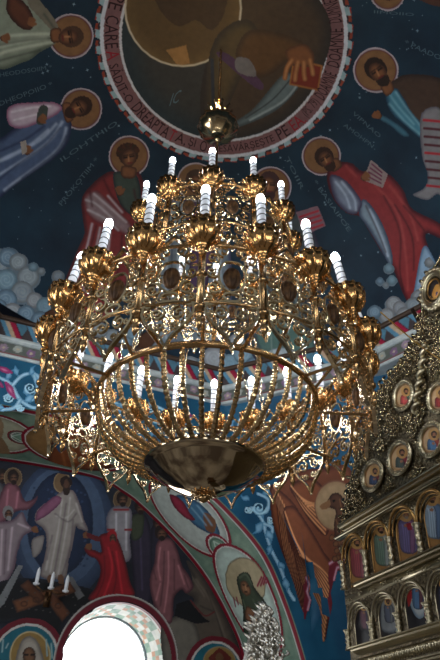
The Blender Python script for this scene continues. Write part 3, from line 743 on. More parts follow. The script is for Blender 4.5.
# white acanthus, pink flowers and the winged creature on the spandrel and pendentive
def spl(c, pts, col, w, **k): c.line(pts, col, w, **k)
def acanthus(base, name, label):
    c = Cv(SPAN, base['box'], .015)
    for pts in base['stems']:
        c.line(pts, (92, 140, 168), .075); c.line(pts, (146, 178, 194), .03)
    for (x, y, r, a) in base['leaves']:
        a = math.radians(a); d = np.array([math.cos(a), math.sin(a)]); n = np.array([-d[1], d[0]]); p = np.array([x, y], float); r = r*1.35
        c.poly([p, p+d*r*.4+n*r*.3, p+d*r*.75+n*r*.12, p+d*r*1.1+n*r*.22, p+d*r*.9-n*r*.05, p+d*r*.6-n*r*.28, p+d*r*.2-n*r*.2], (112, 154, 178), edge=(52, 106, 140), ew=.05)
    for (x, y, r) in base['curls']:
        t = np.linspace(0, 3.4*PI, 22); rr = r*(1-t/(4*PI)); c.line(np.stack([x+rr*np.cos(t), y+rr*np.sin(t)], 1), (150, 188, 206), .03, smooth=False)
    for (x, y, r, a) in base.get('pink', []):
        a = math.radians(a); d = np.array([math.cos(a), math.sin(a)]); n = np.array([-d[1], d[0]]); p = np.array([x, y], float)
        for s, col in ((1., (166, 58, 110)), (.6, (214, 130, 164))):
            c.poly([p-d*r*s, p-n*r*.35*s, p+d*r*1.1*s, p+n*r*.35*s], col, edge=(120, 40, 86), ew=.05)
    c.build(name, .004, wall, label)
acanthus({'box': [(-5, 358), (60, 366), (110, 430), (0, 412)],
  'stems': [[(-5, 376), (10, 384), (20, 400), (34, 408), (46, 404)], [(12, 386), (22, 376), (34, 374), (42, 382)], [(20, 400), (14, 408), (2, 410)], [(34, 376), (38, 390), (32, 400)]],
  'leaves': [(6, 380, 9, -60), (14, 392, 9, 150), (24, 402, 10, -30), (30, 376, 8, -70), (36, 380, 9, 40), (28, 396, 7, -120), (4, 408, 9, 190), (40, 408, 9, 20), (18, 376, 8, -110)],
  'curls': [(30, 388, 6), (8, 398, 5), (20, 408, 4), (40, 394, 4)], 'pink': [(4, 370, 9, 20), (10, 390, 10, 60), (0, 384, 6, 50)]}, 'painted_acanthus', 'white leaf scroll with pink flowers on the blue spandrel, far left')
acanthus({'box': [(60, 370), (280, 410), (250, 470), (60, 420)],
  'stems': [[(70, 384), (100, 396), (130, 410), (160, 424), (190, 430)], [(150, 404), (170, 414), (200, 440), (226, 470)], [(240, 420), (232, 440), (236, 466)]],
  'leaves': [(96, 396, 10, -30), (116, 404, 10, 60), (140, 412, 12, -40), (160, 416, 12, 20), (182, 428, 12, -50), (200, 440, 12, 10), (150, 424, 10, 80), (214, 452, 12, -30), (234, 440, 10, 60), (228, 430, 9, -60), (250, 424, 10, 30)],
  'curls': [(130, 420, 6), (170, 424, 6), (206, 430, 6), (240, 452, 6), (150, 408, 5)], 'pink': [(74, 386, 9, 30), (262, 424, 8, 60), (186, 414, 7, 20)]}, 'painted_acanthus', 'white leaf scroll on the blue spandrel, behind the basket ribs')
acanthus({'box': [(236, 486), (276, 490), (300, 600), (250, 520)],
  'stems': [[(252, 508), (262, 520), (266, 535), (272, 552), (280, 568), (288, 590), (294, 600)], [(258, 494), (268, 500), (266, 512), (256, 510)], [(264, 524), (272, 528), (270, 538)]],
  'leaves': [(254, 508, 10, 40), (262, 522, 11, 120), (266, 530, 10, 60), (270, 545, 8, 100), (278, 562, 8, 50), (284, 578, 10, 75), (250, 500, 8, 200), (262, 494, 8, -20), (272, 512, 8, 30)],
  'curls': [(259, 508, 7), (248, 510, 4), (270, 520, 4)]}, 'painted_acanthus', 'white leaf scroll on the blue pendentive, beside the brown wings')
c = Cv(SPAN, [(262, 470), (356, 462), (352, 560), (322, 645), (298, 620), (270, 500)], .014)
WB, WD, WL = (112, 62, 38), (60, 28, 22), (196, 134, 88)
c.poly([(270, 492), (276, 482), (292, 472), (320, 468), (350, 468), (360, 520), (352, 562), (334, 572), (318, 566), (300, 540), (280, 530)], (100, 54, 34), edge=(70, 34, 24), ew=.12)
def wing(outer, tips, n):
    c.poly(outer, WB, edge=WD, ew=.1)
    for k in range(n):
        f = k/(n-1); a = np.array(outer[0])*(1-f)+np.array(outer[len(outer)//2])*f*.25+np.array(outer[-1])*f*.75
        b = np.array(tips[0])*(1-f)+np.array(tips[1])*f; m = (a+b)/2+np.array([(f-.5)*8, 0])
        c.line([a, m, b], WD, .025, inside=True); c.line([a+[1.2, 0], m+[1.6, 0], b+[1.2, 0]], WL, .03, inside=True, a=.85)
wing([(273, 486), (270, 500), (272, 522), (280, 548), (292, 580), (300, 606), (306, 612), (310, 590), (312, 560), (304, 530), (296, 506)], [(300, 612), (306, 600)], 13)
wing([(284, 512), (288, 506), (296, 508), (310, 528), (324, 552), (332, 566), (330, 600), (326, 636), (322, 640), (320, 612), (312, 592), (300, 566), (288, 540)], [(322, 640), (330, 580)], 15)
wing([(290, 486), (310, 478), (326, 492), (330, 520), (326, 536), (312, 524), (298, 502)], [(324, 534), (328, 500)], 9)
for z in ([(306, 578), (310, 584), (307, 592), (311, 600), (308, 610), (304, 622), (301, 610), (304, 596), (302, 586)], [(328, 564), (336, 560), (344, 562), (350, 558), (348, 566), (338, 568), (334, 580), (330, 592), (332, 604), (326, 622), (324, 606), (328, 590), (326, 576)]):
    z = [(q[0]*.75+sum(p[0] for p in z)/len(z)*.25, q[1]) for q in z]; c.poly(z, (92, 26, 36), smooth=False); c.line(z[:len(z)//2+1], (150, 70, 92), .05, smooth=False); c.line(z[:len(z)//2+1], (176, 148, 158), .02, smooth=False)
c.ell((336, 506), 21, 25, (150, 124, 92), edge=(136, 108, 78), ew=.1); c.ring((336, 506), 21, 25, (104, 66, 50), .024)
c.poly([(328, 500), (332, 494), (338, 493), (343, 498), (345, 508), (350, 520), (354, 540), (338, 548), (334, 526), (336, 512), (330, 508), (325, 509), (321, 507)], (76, 48, 34), edge=(48, 28, 22), ew=.07)
c.poly([(330, 500), (326, 502), (320, 506), (323, 510), (330, 507)], (120, 84, 54)); c.ell((334, 501), 1.4, 1.4, (20, 12, 10))
folds(c, (130, 88, 56), .03, [(340, 500), (342, 514), (344, 536)], [(336, 520), (340, 530), (342, 544)])
for k in range(14): c.ell((332+(k*7) % 22, 538+(k*5) % 22), 3, 3.4, (110, 72, 46), edge=(64, 38, 28), ew=.04)
c.build('painted_wings', .005, wall, 'brown winged eagle creature with halo and pink feather tips on the blue pendentive')

# the lunette painting
GAIN = .95  # lunette paint darkened: the shade of the recess is put into its colour
BOXL = [(-14, 462), (244, 462), (244, 672), (-14, 672)]
def Lc(*pts): return Cv(LUN, pts, .013)
def lb(c, name, off, label=None): return c.build(name, off, lunette, label)
c = Lc((-14, 462), (120, 672))
c.ell((62, 530), 52, 70, (50, 66, 92), ang=3, edge=(40, 54, 78), ew=.2); c.ell((62, 526), 43, 60, (66, 84, 110), ang=3); c.ell((60, 524), 33, 52, (22, 38, 66), ang=3, edge=(16, 30, 54), ew=.12)
for k in range(60): c.ell((34+(k*17) % 54, 488+(k*29) % 80), 1.3, 1.3, (40, 60, 90), inside=True)
lb(c, 'painted_glory', .004, 'dark blue oval glory round the white robed figure')
c = Lc((22, 470), (94, 585))
c.ell((62, 483), 8.5, 10, (112, 88, 60)); c.ring((62, 483), 8.5, 10, (150, 130, 96), .02)
c.poly([(53, 500), (58, 494), (72, 490), (80, 505), (84, 520), (88, 531), (78, 529), (76, 527), (73, 545), (69, 560), (66, 577), (54, 580), (40, 576), (44, 558), (46, 542), (44, 530), (35, 522), (36, 512), (44, 504)], (150, 142, 136), edge=(104, 92, 94), ew=.08)
c.poly([(36, 521), (37, 512), (46, 503), (56, 496), (62, 500), (56, 508), (46, 516)], (134, 82, 108), edge=(96, 50, 78), ew=.06)
c.poly([(31, 544), (34, 538), (44, 536), (42, 550), (33, 558)], (140, 134, 130), edge=(100, 92, 92), ew=.05)
folds(c, (196, 190, 182), .03, [(62, 500), (58, 530), (50, 572)], [(70, 498), (66, 530), (58, 574)], [(56, 516), (66, 518), (74, 510)], [(76, 504), (82, 522)], [(50, 545), (46, 570)])
folds(c, (88, 76, 82), .03, [(66, 504), (62, 530), (54, 574)], [(55, 514), (68, 522), (76, 514)], [(73, 520), (70, 548), (62, 575)], [(52, 536), (47, 560)])
c.ell((66, 484), 4.4, 6.2, (84, 56, 40), edge=(40, 26, 20), ew=.05); c.poly([(60, 480), (66, 476), (72, 481), (71, 486), (66, 479), (62, 487)], (36, 22, 18))
c.poly([(63, 489), (70, 489), (68, 495), (64, 495)], (40, 26, 20))
for p, d in (((35, 528), (.1, 1)), ((85, 534), (.7, .6))): hand(c, p, d, 4.2)
c.poly([(48, 576), (52, 576), (52, 586), (47, 588)], (110, 76, 54)); c.poly([(58, 576), (63, 576), (64, 585), (59, 587)], (110, 76, 54))
lb(c, 'painted_figure', .010, 'white robed haloed figure with outstretched arms in the centre of the lunette')
def robed(name_label, body, col, edge, head, hs=(4.6, 6.), hair=(34, 22, 18), hl=(), sh=(), extra=None, hc=None, off=.007, hal=None):
    P = list(body)+[(head[0]-11, head[1]-11), (head[0]+11, head[1]+11)]
    c = Lc(*P)
    if hal: c.ell(head, 9, 10, (98, 76, 54)); c.ring(head, 9, 10, (128, 110, 84), .018)
    c.poly(body, col, edge=edge, ew=.08)
    if hl: folds(c, tuple(min(255, int(v*1.45+14)) for v in col), .032, *hl)
    if sh: folds(c, edge, .03, *sh)
    if extra: extra(c)
    c.ell((head[0], head[1]-1.5), hs[0]*1.25, hs[1]*1.15, hair); c.ell((head[0]+.6, head[1]+1), hs[0]*.85, hs[1]*.85, (104, 70, 50), edge=(52, 34, 28), ew=.05)
    c.line([(head[0]-2, head[1]), (head[0]-.2, head[1])], (24, 16, 14), .02, inside=True); c.line([(head[0]+1.4, head[1]), (head[0]+3.2, head[1])], (24, 16, 14), .02, inside=True)
    c.ell((head[0]+.6, head[1]+4.6), hs[0]*.6, hs[1]*.4, hair)
    lb(c, 'painted_figure', off, name_label)
robed('pink robed man reaching right at the upper left of the lunette', [(-2, 500), (6, 484), (18, 486), (24, 500), (32, 500), (38, 496), (36, 502), (28, 510), (16, 512), (4, 522), (-10, 524)], (122, 76, 86), (74, 42, 54), (13, 478), hl=[[(8, 490), (6, 512)], [(18, 492), (16, 508)]], hal=1)
robed('white haired kneeling figure in pale pink at the left of the lunette', [(-12, 526), (0, 522), (12, 520), (22, 512), (28, 524), (36, 530), (24, 536), (18, 552), (14, 570), (4, 584), (-12, 588)], (132, 118, 124), (88, 66, 80), (8, 514), hair=(120, 118, 118), hl=[[(2, 530), (0, 575)], [(12, 528), (8, 570)], [(18, 524), (28, 528)]], sh=[[(6, 530), (4, 574)]])
robed('bearded man in grey cloak at the far left of the lunette', [(-12, 488), (-2, 482), (6, 492), (4, 510), (-4, 526), (-12, 526)], (92, 92, 92), (56, 56, 62), (2, 477), off=.006)
robed('kneeling figure in bright red cloak', [(99, 537), (106, 533), (114, 532), (118, 540), (124, 556), (130, 582), (134, 596), (110, 602), (88, 600), (96, 586), (100, 570), (96, 560), (88, 556), (84, 548), (94, 550), (101, 552)], (140, 18, 28), (74, 8, 18), (112, 538), (4, 5.6), hair=(150, 20, 30), hl=[[(108, 548), (112, 570), (104, 596)], [(116, 552), (122, 594)]], sh=[[(112, 552), (116, 576), (112, 598)], [(104, 556), (104, 578), (96, 598)]], extra=lambda c: (c.poly([(86, 533), (94, 535), (100, 538), (98, 542), (88, 538)], (96, 26, 30)), hand(c, (90, 548), (-.8, -.5), 4)), off=.011)
robed('figure in white tunic with red bands behind the red cloak', [(106, 518), (112, 508), (122, 506), (131, 510), (132, 524), (130, 540), (131, 558), (122, 562), (118, 544), (108, 536)], (136, 132, 136), (92, 86, 98), (122, 500), hl=[[(116, 514), (116, 530)], [(126, 514), (126, 550)]], extra=lambda c: (c.line([(114, 510), (128, 510)], (130, 34, 40), .04), c.line([(107, 530), (114, 530)], (130, 34, 40), .04), c.line([(125, 530), (131, 530)], (130, 34, 40), .04)), hal=1, off=.008)
robed('dark green and purple robed figure at the middle right of the lunette', [(130, 522), (136, 512), (144, 514), (150, 526), (152, 548), (152, 580), (150, 602), (136, 602), (132, 570)], (44, 36, 54), (24, 20, 34), (140, 508), hl=[[(140, 530), (142, 590)]], extra=lambda c: c.poly([(130, 520), (136, 514), (144, 516), (142, 536), (132, 540)], (56, 62, 44), edge=(34, 40, 30), ew=.06), off=.006)
robed('dark hooded figure behind the pink robe', [(150, 540), (152, 526), (160, 522), (168, 532), (164, 560), (158, 590), (152, 604), (148, 580)], (34, 30, 46), (20, 18, 30), (158, 524), off=.005)
robed('large stooping figure in dusty pink robe at the right of the lunette', [(154, 562), (156, 544), (164, 538), (172, 540), (178, 552), (182, 566), (190, 578), (193, 588), (186, 594), (181, 590), (174, 598), (173, 616), (170, 624), (160, 620), (152, 600), (149, 580)], (124, 78, 82), (72, 40, 48), (161, 534), hs=(5.4, 6.6), hl=[[(160, 548), (158, 566), (160, 580)], [(168, 552), (168, 580), (164, 612)], [(160, 584), (156, 600)], [(178, 566), (184, 584)]], sh=[[(164, 552), (163, 580), (160, 606)], [(174, 560), (174, 590)], [(184, 576), (188, 588)], [(152, 566), (156, 580)]], off=.010)
c = Lc((130, 545), (246, 675))
c.poly([(186, 560), (198, 570), (212, 590), (226, 616), (240, 650), (246, 675), (196, 675), (186, 640), (180, 616), (194, 600), (184, 592), (192, 580)], (84, 74, 64), edge=(54, 48, 44), ew=.14)
c.poly([(160, 630), (172, 618), (184, 616), (196, 626), (200, 645), (196, 675), (168, 675)], (108, 102, 92), edge=(70, 66, 60), ew=.1)
c.poly([(174, 616), (176, 604), (188, 600), (204, 618), (210, 622), (196, 624)], (14, 14, 18), smooth=False)
folds(c, (116, 104, 90), .04, [(196, 580), (212, 604), (226, 640)], [(188, 572), (204, 596)]); folds(c, (46, 40, 38), .03, [(206, 590), (216, 616), (226, 650)], [(200, 606), (214, 612)])
c.line([(190, 600), (200, 612), (206, 616), (214, 612)], (96, 34, 34), .025)
lb(c, 'painted_rocks', .005, 'beige painted rocks at the right foot of the lunette')
c = Lc((-10, 565), (100, 640))
c.poly([(-10, 588), (20, 578), (60, 582), (96, 592), (92, 612), (66, 622), (60, 640), (30, 622), (-10, 622)], (10, 11, 16), edge=(22, 24, 34), ew=.1)
c.poly([(-6, 606), (22, 558), (28, 557), (4, 604), (-2, 610)], (118, 120, 122), smooth=False); c.poly([(66, 578), (72, 576), (84, 596), (78, 600)], (104, 104, 106), smooth=False)
for q, col in (([(12, 601), (70, 582), (76, 592), (17, 613)], (110, 66, 38)), ([(44, 598), (52, 590), (70, 613), (62, 622)], (98, 56, 32)), ([(20, 586), (28, 580), (46, 598), (38, 604)], (92, 54, 32))):
    c.poly(q, col, smooth=False, edge=(64, 36, 22), ew=.05)
for p in ((24, 604), (36, 600), (56, 593), (64, 590), (58, 606)): c.ring(p, 3, 2.4, (64, 36, 22), .018, inside=True)
for k in range(26): c.ell((4+(k*23) % 84, 590+(k*11) % 26), 1., .5, (74, 72, 70), inside=True)
lb(c, 'painted_doors', .006, 'crossed brown door planks over a black pit in the lunette')
def tondo(ctr, r, art, label):
    q = LUN.pix([ctr])[0]; c = Cv(LUN, [q-r, q+r], .012, uv=True)
    t = np.linspace(0, 2*PI, 64, endpoint=False); E = lambda k, col: c.poly(q+k*np.stack([np.cos(t), np.sin(t)], 1), col, smooth=False, uv=True)
    E(r, (104, 22, 36)); E(r-.085, (196, 192, 186)); E(r-.12, (26, 96, 112)); art(c); lb(c, 'painted_medallion', .013, label)
def art_l(c):
    c.ell((30, 657), 20, 25, (140, 112, 62), inside=True); c.ring((30, 657), 20, 25, (190, 174, 130), .018, inside=True)
    c.poly([(19, 646), (26, 637), (34, 638), (41, 650), (43, 672), (16, 672)], (158, 150, 138), edge=(104, 98, 92), ew=.06, inside=True)
    c.ell((29, 656), 6.5, 9.5, (116, 80, 54), edge=(60, 40, 30), ew=.06, inside=True); c.poly([(21, 654), (24, 645), (29, 642), (35, 645), (38, 655), (35, 650), (29, 647), (24, 650)], (168, 160, 148), inside=True)
    for p in ([(24.5, 655), (27.5, 655)], [(31, 655), (34, 655)]): c.line(p, (26, 16, 14), .03, inside=True)
    for p in ([(46, 640), (47, 656)], [(51, 644), (52, 658)], [(3, 640), (2, 652)], [(6, 648), (8, 644)]): c.line(p, (140, 170, 172), .022, inside=True)
def art_r(c):
    c.ell((219, 662), 16, 15, (140, 112, 62), inside=True); c.ring((219, 662), 16, 15, (150, 130, 96), .018, inside=True)
    c.poly([(208, 658), (214, 652), (219, 648), (225, 652), (231, 658), (226, 668), (212, 668)], (96, 36, 28), smooth=False, inside=True); c.ell((219, 658), 4, 5, (104, 70, 46), inside=True)
c = Cv(LUN, np.vstack([W0-[.2, 0], W0+[.2, .25]]), .014, uv=True)
W0o = lambda g: warch(WCX, WR+g, WZ, .9)
c.line(W0o(.055), (104, 20, 36), .10, smooth=False, uv=True); c.line(W0o(.115), (180, 176, 170), .03, smooth=False, uv=True); lb(c, 'painted_border', .0145, 'crimson and white painted border round the window')
tondo((25, 659), .58, art_l, 'teal roundel of a veiled saint, left of the window')
tondo((216, 674), .58, art_r, 'teal roundel of a haloed head, right of the window')
q = Plane(1, YL).pix([(162, 652)])[0]
# ================================================================== THE CHANDELIER
CZ = 3.55
RZ = -math.atan2(AXX, AXY)+math.radians(-3.1)
def Rz(a): return Matrix.Rotation(a, 4, 'Z')
chand = empty('chandelier', (AXX, AXY, CZ), 'huge two-tiered gold filigree chandelier with lit white candles hanging under the dome', 'chandelier', rz=RZ)
NBIG, NUP, RB, RU = 20, 12, 1.58, .94
def spiral(cx, cz, r, a0, turns, n=18, end=.12):
    return [(cx+r*(1-(1-end)*t)*math.cos(a0+turns*2*PI*t), 0, cz+r*(1-(1-end)*t)*math.sin(a0+turns*2*PI*t)) for t in np.linspace(0, 1, n)]
def cm(pts, closed=False, n=5): return [tuple(p) for p in catmull(pts, closed, n)]
# ---- filigree panel, seen flat: x across, z up, boss in the middle; cut from flat bands standing on edge
def strip(bm, pts, w, d=.026, closed=False):
    P = [Vector((p[0], 0, p[2])) for p in pts]; N = len(P); rings = []
    for i in range(N):
        t = (P[(i+1) % N]-P[i-1]) if closed else (P[min(i+1, N-1)]-P[max(i-1, 0)])
        if t.length < 1e-9: t = Vector((1, 0, 0))
        t.normalize(); n = Vector((-t.z, 0, t.x)); ww = w if closed or 0 < i < N-1 else w*.6
        rings.append([bm.verts.new(P[i]+n*sx*ww/2+Vector((0, sy*d/2, 0))) for sx, sy in ((-1, -1), (1, -1), (1, 1), (-1, 1))])
    for i in range(N if closed else N-1):
        a, b = rings[i], rings[(i+1) % N]
        for k in range(4): bm.faces.new((a[k], a[(k+1) % 4], b[(k+1) % 4], b[k]))
    if not closed: bm.faces.new(rings[0][::-1]); bm.faces.new(rings[-1])
def panel_bm():
    bm = bmesh.new(); T = .0135
    def both(pts, w=T, **k):
        strip(bm, pts, w, **k); strip(bm, [(-p[0], p[1], p[2]) for p in pts], w, **k)
    both(cm([(.222, 0, .26), (.215, 0, .34), (.15, 0, .37), (.07, 0, .39), (0, 0, .47)]), T*1.35, d=.034)
    both([(.222, 0, .30), (.222, 0, -.30)], T*1.1)
    both(cm([(0, 0, .17), (.065, 0, .15), (.105, 0, .06), (.10, 0, -.05), (.06, 0, -.13), (0, 0, -.165)]), T)
    both(spiral(.072, .28, .066, PI*1.5, 1.35), T); both(spiral(.158, .19, .060, -PI*.6, -1.4), T); both(spiral(.160, .03, .056, PI*1.1, 1.35), T)
    both(spiral(.145, -.13, .072, PI*.5, 1.5), T*1.1); both(spiral(.175, -.235, .042, PI*.6, -1.3), T)
    strip(bm, [(.07*math.cos(t), 0, -.215+.042*math.sin(t)) for t in np.linspace(0, 2*PI, 16)[:-1]], T*1.2, closed=True)
    both(cm([(.222, 0, -.30), (.16, 0, -.31), (.10, 0, -.28), (.04, 0, -.26), (0, 0, -.27)]), T*1.2)
    both(cm([(.19, 0, -.29), (.205, 0, -.38), (.16, 0, -.47), (.09, 0, -.55), (.04, 0, -.61), (0, 0, -.70)]), T*1.35, d=.034)
    both(spiral(.085, -.375, .068, PI*.5, 1.5), T); both(spiral(.055, -.50, .042, PI*.2, -1.3), T)
    both(spiral(.165, -.40, .030, PI*.5, 1.2), T*.9)
    for z, r in ((-.71, .018), (.48, .02)):
        bmesh.ops.create_icosphere(bm, subdivisions=1, radius=r, matrix=Matrix.Translation((0, 0, z)))
    for x, z, a in ((.115, .245, .5), (.19, .11, 1.6), (.12, -.235, 2.8), (.13, -.49, 2.6)):
        for s in (1, -1):
            m4 = Matrix.Translation((x*s, 0, z)) @ Matrix.Rotation(a*s, 4, 'Y') @ Matrix.Diagonal((.015, .014, .036, 1))
            bmesh.ops.create_icosphere(bm, subdivisions=1, radius=1, matrix=m4)
    return bm
def boss_bm():
    bm = bmesh.new(); n = 40; prof = [(math.sin(t), math.cos(t)) for t in np.linspace(.02, PI-.02, 12)]
    rings = [[bm.verts.new((r*.070*math.cos(2*PI*k/n)*(1+.06*math.cos(10*2*PI*k/n)), r*.045*math.sin(2*PI*k/n)*(1+.18*math.cos(10*2*PI*k/n)), -.005+z*.105*(1 if z > 0 else 1.1))) for k in range(n)] for r, z in prof]
    for a, b in zip(rings, rings[1:]):
        for k in range(n): bm.faces.new((a[k], b[k], b[(k+1) % n], a[(k+1) % n]))
    bm.faces.new(rings[0]); bm.faces.new(rings[-1][::-1]); return bm
pan = bm_obj('filigree_panel', panel_bm(), M['lace'], chand, False); bos = bm_obj('boss', boss_bm(), M['dark'], pan)
bos['label'] = 'dark ribbed oval boss'
def place(o, a, r, z, s=1., tilt=0.):
    o.matrix_local = Rz(a) @ Matrix.Translation((0, -r, z-CZ)) @ Matrix.Rotation(-tilt, 4, 'X') @ Matrix.Diagonal((s, s, s, 1))
def many(o, L):
    for i, (a, r, z, s, *t) in enumerate(L):
        q = o if i == 0 else copy_tree(o, chand); place(q, a, r, z, s, *t)
many(pan, [((k+.5)*2*PI/NBIG, RB*math.cos(PI/NBIG), 4.81, 1.) for k in range(NBIG)]+[((k+.5)*2*PI/NUP, RU*math.cos(PI/NUP), 6.46, .93) for k in range(NUP)])
# ---- posts
bm = bmesh.new(); box(bm, (0, 0, -.02), (.05, .032, .74)); box(bm, (0, -.018, -.02), (.02, .02, .70))
lathe(bm, [(.012, -.40), (.035, -.41), (.036, -.43), (.02, -.45), (.032, -.48), (.026, -.51), (.006, -.56)], 10)
for z in (.30, .0, -.34): lathe(bm, [(.03, z-.025), (.044, z-.012), (.044, z+.012), (.03, z+.025)], 10)
post = bm_obj('post', bm, M['gold2'], chand)
many(post, [(k*2*PI/NBIG, RB, 4.81, 1.) for k in range(NBIG)]+[(k*2*PI/NUP, RU, 6.46, .9) for k in range(NUP)])
# ---- cups with candles
def cup_bm():
    bm = bmesh.new()
    fl = lambda q, a: (.028*math.cos(14*a)) if 6 <= q <= 12 else (.06*math.cos(14*a) if q == 13 else 0)
    lathe(bm, [(.004, -.17), (.02, -.16), (.03, -.145), (.018, -.12), (.035, -.105), (.05, -.09), (.04, -.075), (.075, -.055), (.115, -.02), (.142, .03), (.152, .08), (.150, .12), (.138, .145), (.158, .168), (.148, .166), (.128, .14), (.125, .09), (.05, .06), (.042, .075)], 84, flute=fl)
    for k in range(14):      # embossed leaves up the bowl
        b = 2*PI*k/14
        pts = [(r*math.cos(b+t), r*math.sin(b+t), z) for r, z, t in ((.08, -.05, 0), (.122, -.01, .05), (.148, .04, -.03), (.158, .085, .05), (.160, .12, 0), (.172, .15, 0))]
        tube(bm, pts, [.006, .012, .010, .013, .010, .004], 5, flat=.6)
    return bm
cup = bm_obj('candle_cup', cup_bm(), M['cupgold'], chand)
bm = bmesh.new(); lathe(bm, [(.040, .05), (.040, .59), (.032, .605), (.02, .607)], 16)
CB = [[(.041*math.cos(t), .041*math.sin(t), z+.010*math.cos(t+.4)) for t in np.linspace(0, 2*PI, 17)[:-1]] for z in (.19, .265, .34, .415, .49, .555)]
nf = len(bm.faces)
for ring in CB: tube(bm, ring, .0048, 5, closed=True)
bm.faces.ensure_lookup_table()
for f in bm.faces[nf:]: f.material_index = 1
cand = bm_obj('candle', bm, [M['candle'], M['band']], cup)
bm = bmesh.new(); lathe(bm, [(.018, .60), (.034, .612), (.040, .635), (.039, .665), (.031, .695), (.014, .716), (.002, .722)], 14)
blb = bm_obj('bulb', bm, M['bulb'], cup); blb['label'] = 'lit white bulb'
def kk(k): return min(k, NBIG-k)
many(cup, [(k*2*PI/NBIG, RB+.03, 5.125+(.03-.20*math.sin(kk(k)*PI/10)**2 if kk(k) < 6 else (-.10 if kk(k) == 6 else (-.03 if kk(k) == 7 else .02))), 1., math.radians(10*math.sin(kk(k)*PI/10)**2 if kk(k) < 6 else 2)) for k in range(NBIG)]+[(k*2*PI/NUP, RU, 6.76, .88) for k in range(NUP)])
# ---- rails, hoop
def ring_tube(bm, R, z, r, n=120, m=6): tube(bm, [(R*math.cos(t), R*math.sin(t), z-CZ) for t in np.linspace(0, 2*PI, n, endpoint=False)], r, m, closed=True)
def band(bm, R, z, w, h, n=120): lathe(bm, [(R, z-CZ-h/2), (R+w, z-CZ-h/2+.008), (R+w, z-CZ+h/2-.008), (R, z-CZ+h/2), (R-w*.6, z-CZ), (R, z-CZ-h/2)], n, cap=False)
for R, z, r in ((RB, 5.14, .016), (RB, 4.52, .012), (RU, 6.78, .015), (RU, 6.16, .011)):
    bm = bmesh.new(); ring_tube(bm, R, z, r, 100); bm_obj('rail', bm, M['gold2'], chand)
RH, ZH = 1.056, 4.50
bm = bmesh.new(); band(bm, RH, ZH, .03, .065)
for k in range(40):
    a = k*PI/20+PI/40; bmesh.ops.create_icosphere(bm, subdivisions=1, radius=.026, matrix=Matrix.Translation((RH*math.cos(a), RH*math.sin(a), ZH-CZ)))
bm_obj('basket_hoop', bm, M['gold2'], chand)
# ---- ribs of the basket
pr = catmull([(RH-.005, ZH-.03), (RH-.015, 4.36), (.965, 4.17), (.80, 4.01), (.62, 3.93), (.51, 3.915)], False, 9)
L = np.r_[0, np.cumsum(np.hypot(*np.diff(pr, axis=0).T))]; t = np.linspace(0, L[-1], 64)
pts = [(0, -np.interp(q, L, pr[:, 0]), np.interp(q, L, pr[:, 1])-CZ) for q in t]
bm = bmesh.new(); tube(bm, pts, [.0265 if (i//2) % 2 else .021 for i in range(len(pts))], 6)
rib = bm_obj('rib', bm, M['gold'], chand, smooth=False)
for k in range(40):
    q = rib if k == 0 else copy_obj(rib, chand); q.matrix_local = Rz(k*PI/20)
# ---- bowl with rosette
bm = bmesh.new(); lathe(bm, [(.47, .415), (.505, .41), (.525, .395), (.515, .375), (.555, .362), (.56, .34), (.54, .322), (.51, .315), (.49, .30), (.44, .25), (.36, .195), (.27, .145), (.18, .105), (.10, .085), (.02, .08)], 72)
bowl = bm_obj('bowl', bm, M['brass'], chand)
bm = bmesh.new(); lathe(bm, [(.03, .11), (.075, .09), (.07, .07), (.04, .06), (.05, .04), (.035, .015), (.004, .0)], 16)
for k in range(11):
    for rr, zz, a0 in ((.10, .075, 0), (.065, .045, .28)):
        a = 2*PI*k/11+a0; p = [(r*math.cos(a), r*math.sin(a), z) for r, z in ((.03, zz), (rr*.7, zz+.002), (rr, zz+.012), (rr*1.25, zz-.008))]
        tube(bm, p, [.012, .02, .018, .004], 5, flat=.6)
bm_obj('rosette', bm, M['gold2'], bowl)
# ---- struts
bm = bmesh.new(); tube(bm, [(0, -RB+.01, 4.45-CZ), (0, -RH-.01, ZH-.03-CZ)], .018, 4); spoke = bm_obj('spoke', bm, M['gold2'], chand, False)
bm = bmesh.new(); tube(bm, [(0, -RB+.01, 5.12-CZ), (0, -RH-.01, ZH+.03-CZ)], .017, 4); strut = bm_obj('strut', bm, M['gold2'], chand, False)
for k in range(10):
    q = spoke if k == 0 else copy_obj(spoke, chand); q.matrix_local = Rz((2*k+1)*PI/10)
    q = strut if k == 0 else copy_obj(strut, chand); q.matrix_local = Rz((2*k)*PI/10)
# ---- chains
def chain_bm(p, q, n, w=.02, r=.0065, rod=False):
    bm = bmesh.new(); p = Vector(p); q = Vector(q); d = (q-p); l = d.length/n; d.normalize(); s1 = d.orthogonal().normalized(); s2 = d.cross(s1)
    for i in range(n):
        c = p+d*l*(i+.5); s = s1 if i % 2 else s2
        if rod and i % 3: tube(bm, [c-d*l*.5, c+d*l*.5], r*1.1, 5)
        else: tube(bm, [c+d*(l*.56*math.cos(t))+s*(w*math.sin(t)) for t in np.linspace(0, 2*PI, 10, endpoint=False)], r, 4, closed=True)
    return bm
ch = bm_obj('chain', chain_bm((0, -RU, 6.1-CZ), (0, -RB+.02, 5.2-CZ), 10, rod=True), M['chrome'], chand)
ch2 = bm_obj('chain', chain_bm((0, -.88, 5.86-CZ), (0, -RH, ZH+.04-CZ), 13, .022), M['chrome'], chand)
ch3 = bm_obj('chain', chain_bm((0, -RU+.02, 6.9-CZ), (0, -.07, 8.0-CZ), 12, .018, .005, rod=True), M['gold'], chand)
for k in range(10):
    q = ch if k == 0 else copy_obj(ch, chand); q.matrix_local = Rz((2*k+1)*PI/10)
for k in range(6):
    q = ch2 if k == 0 else copy_obj(ch2, chand); q.matrix_local = Rz(k*PI/3+.42)
    q = ch3 if k == 0 else copy_obj(ch3, chand); q.matrix_local = Rz(k*PI/3+PI/12)
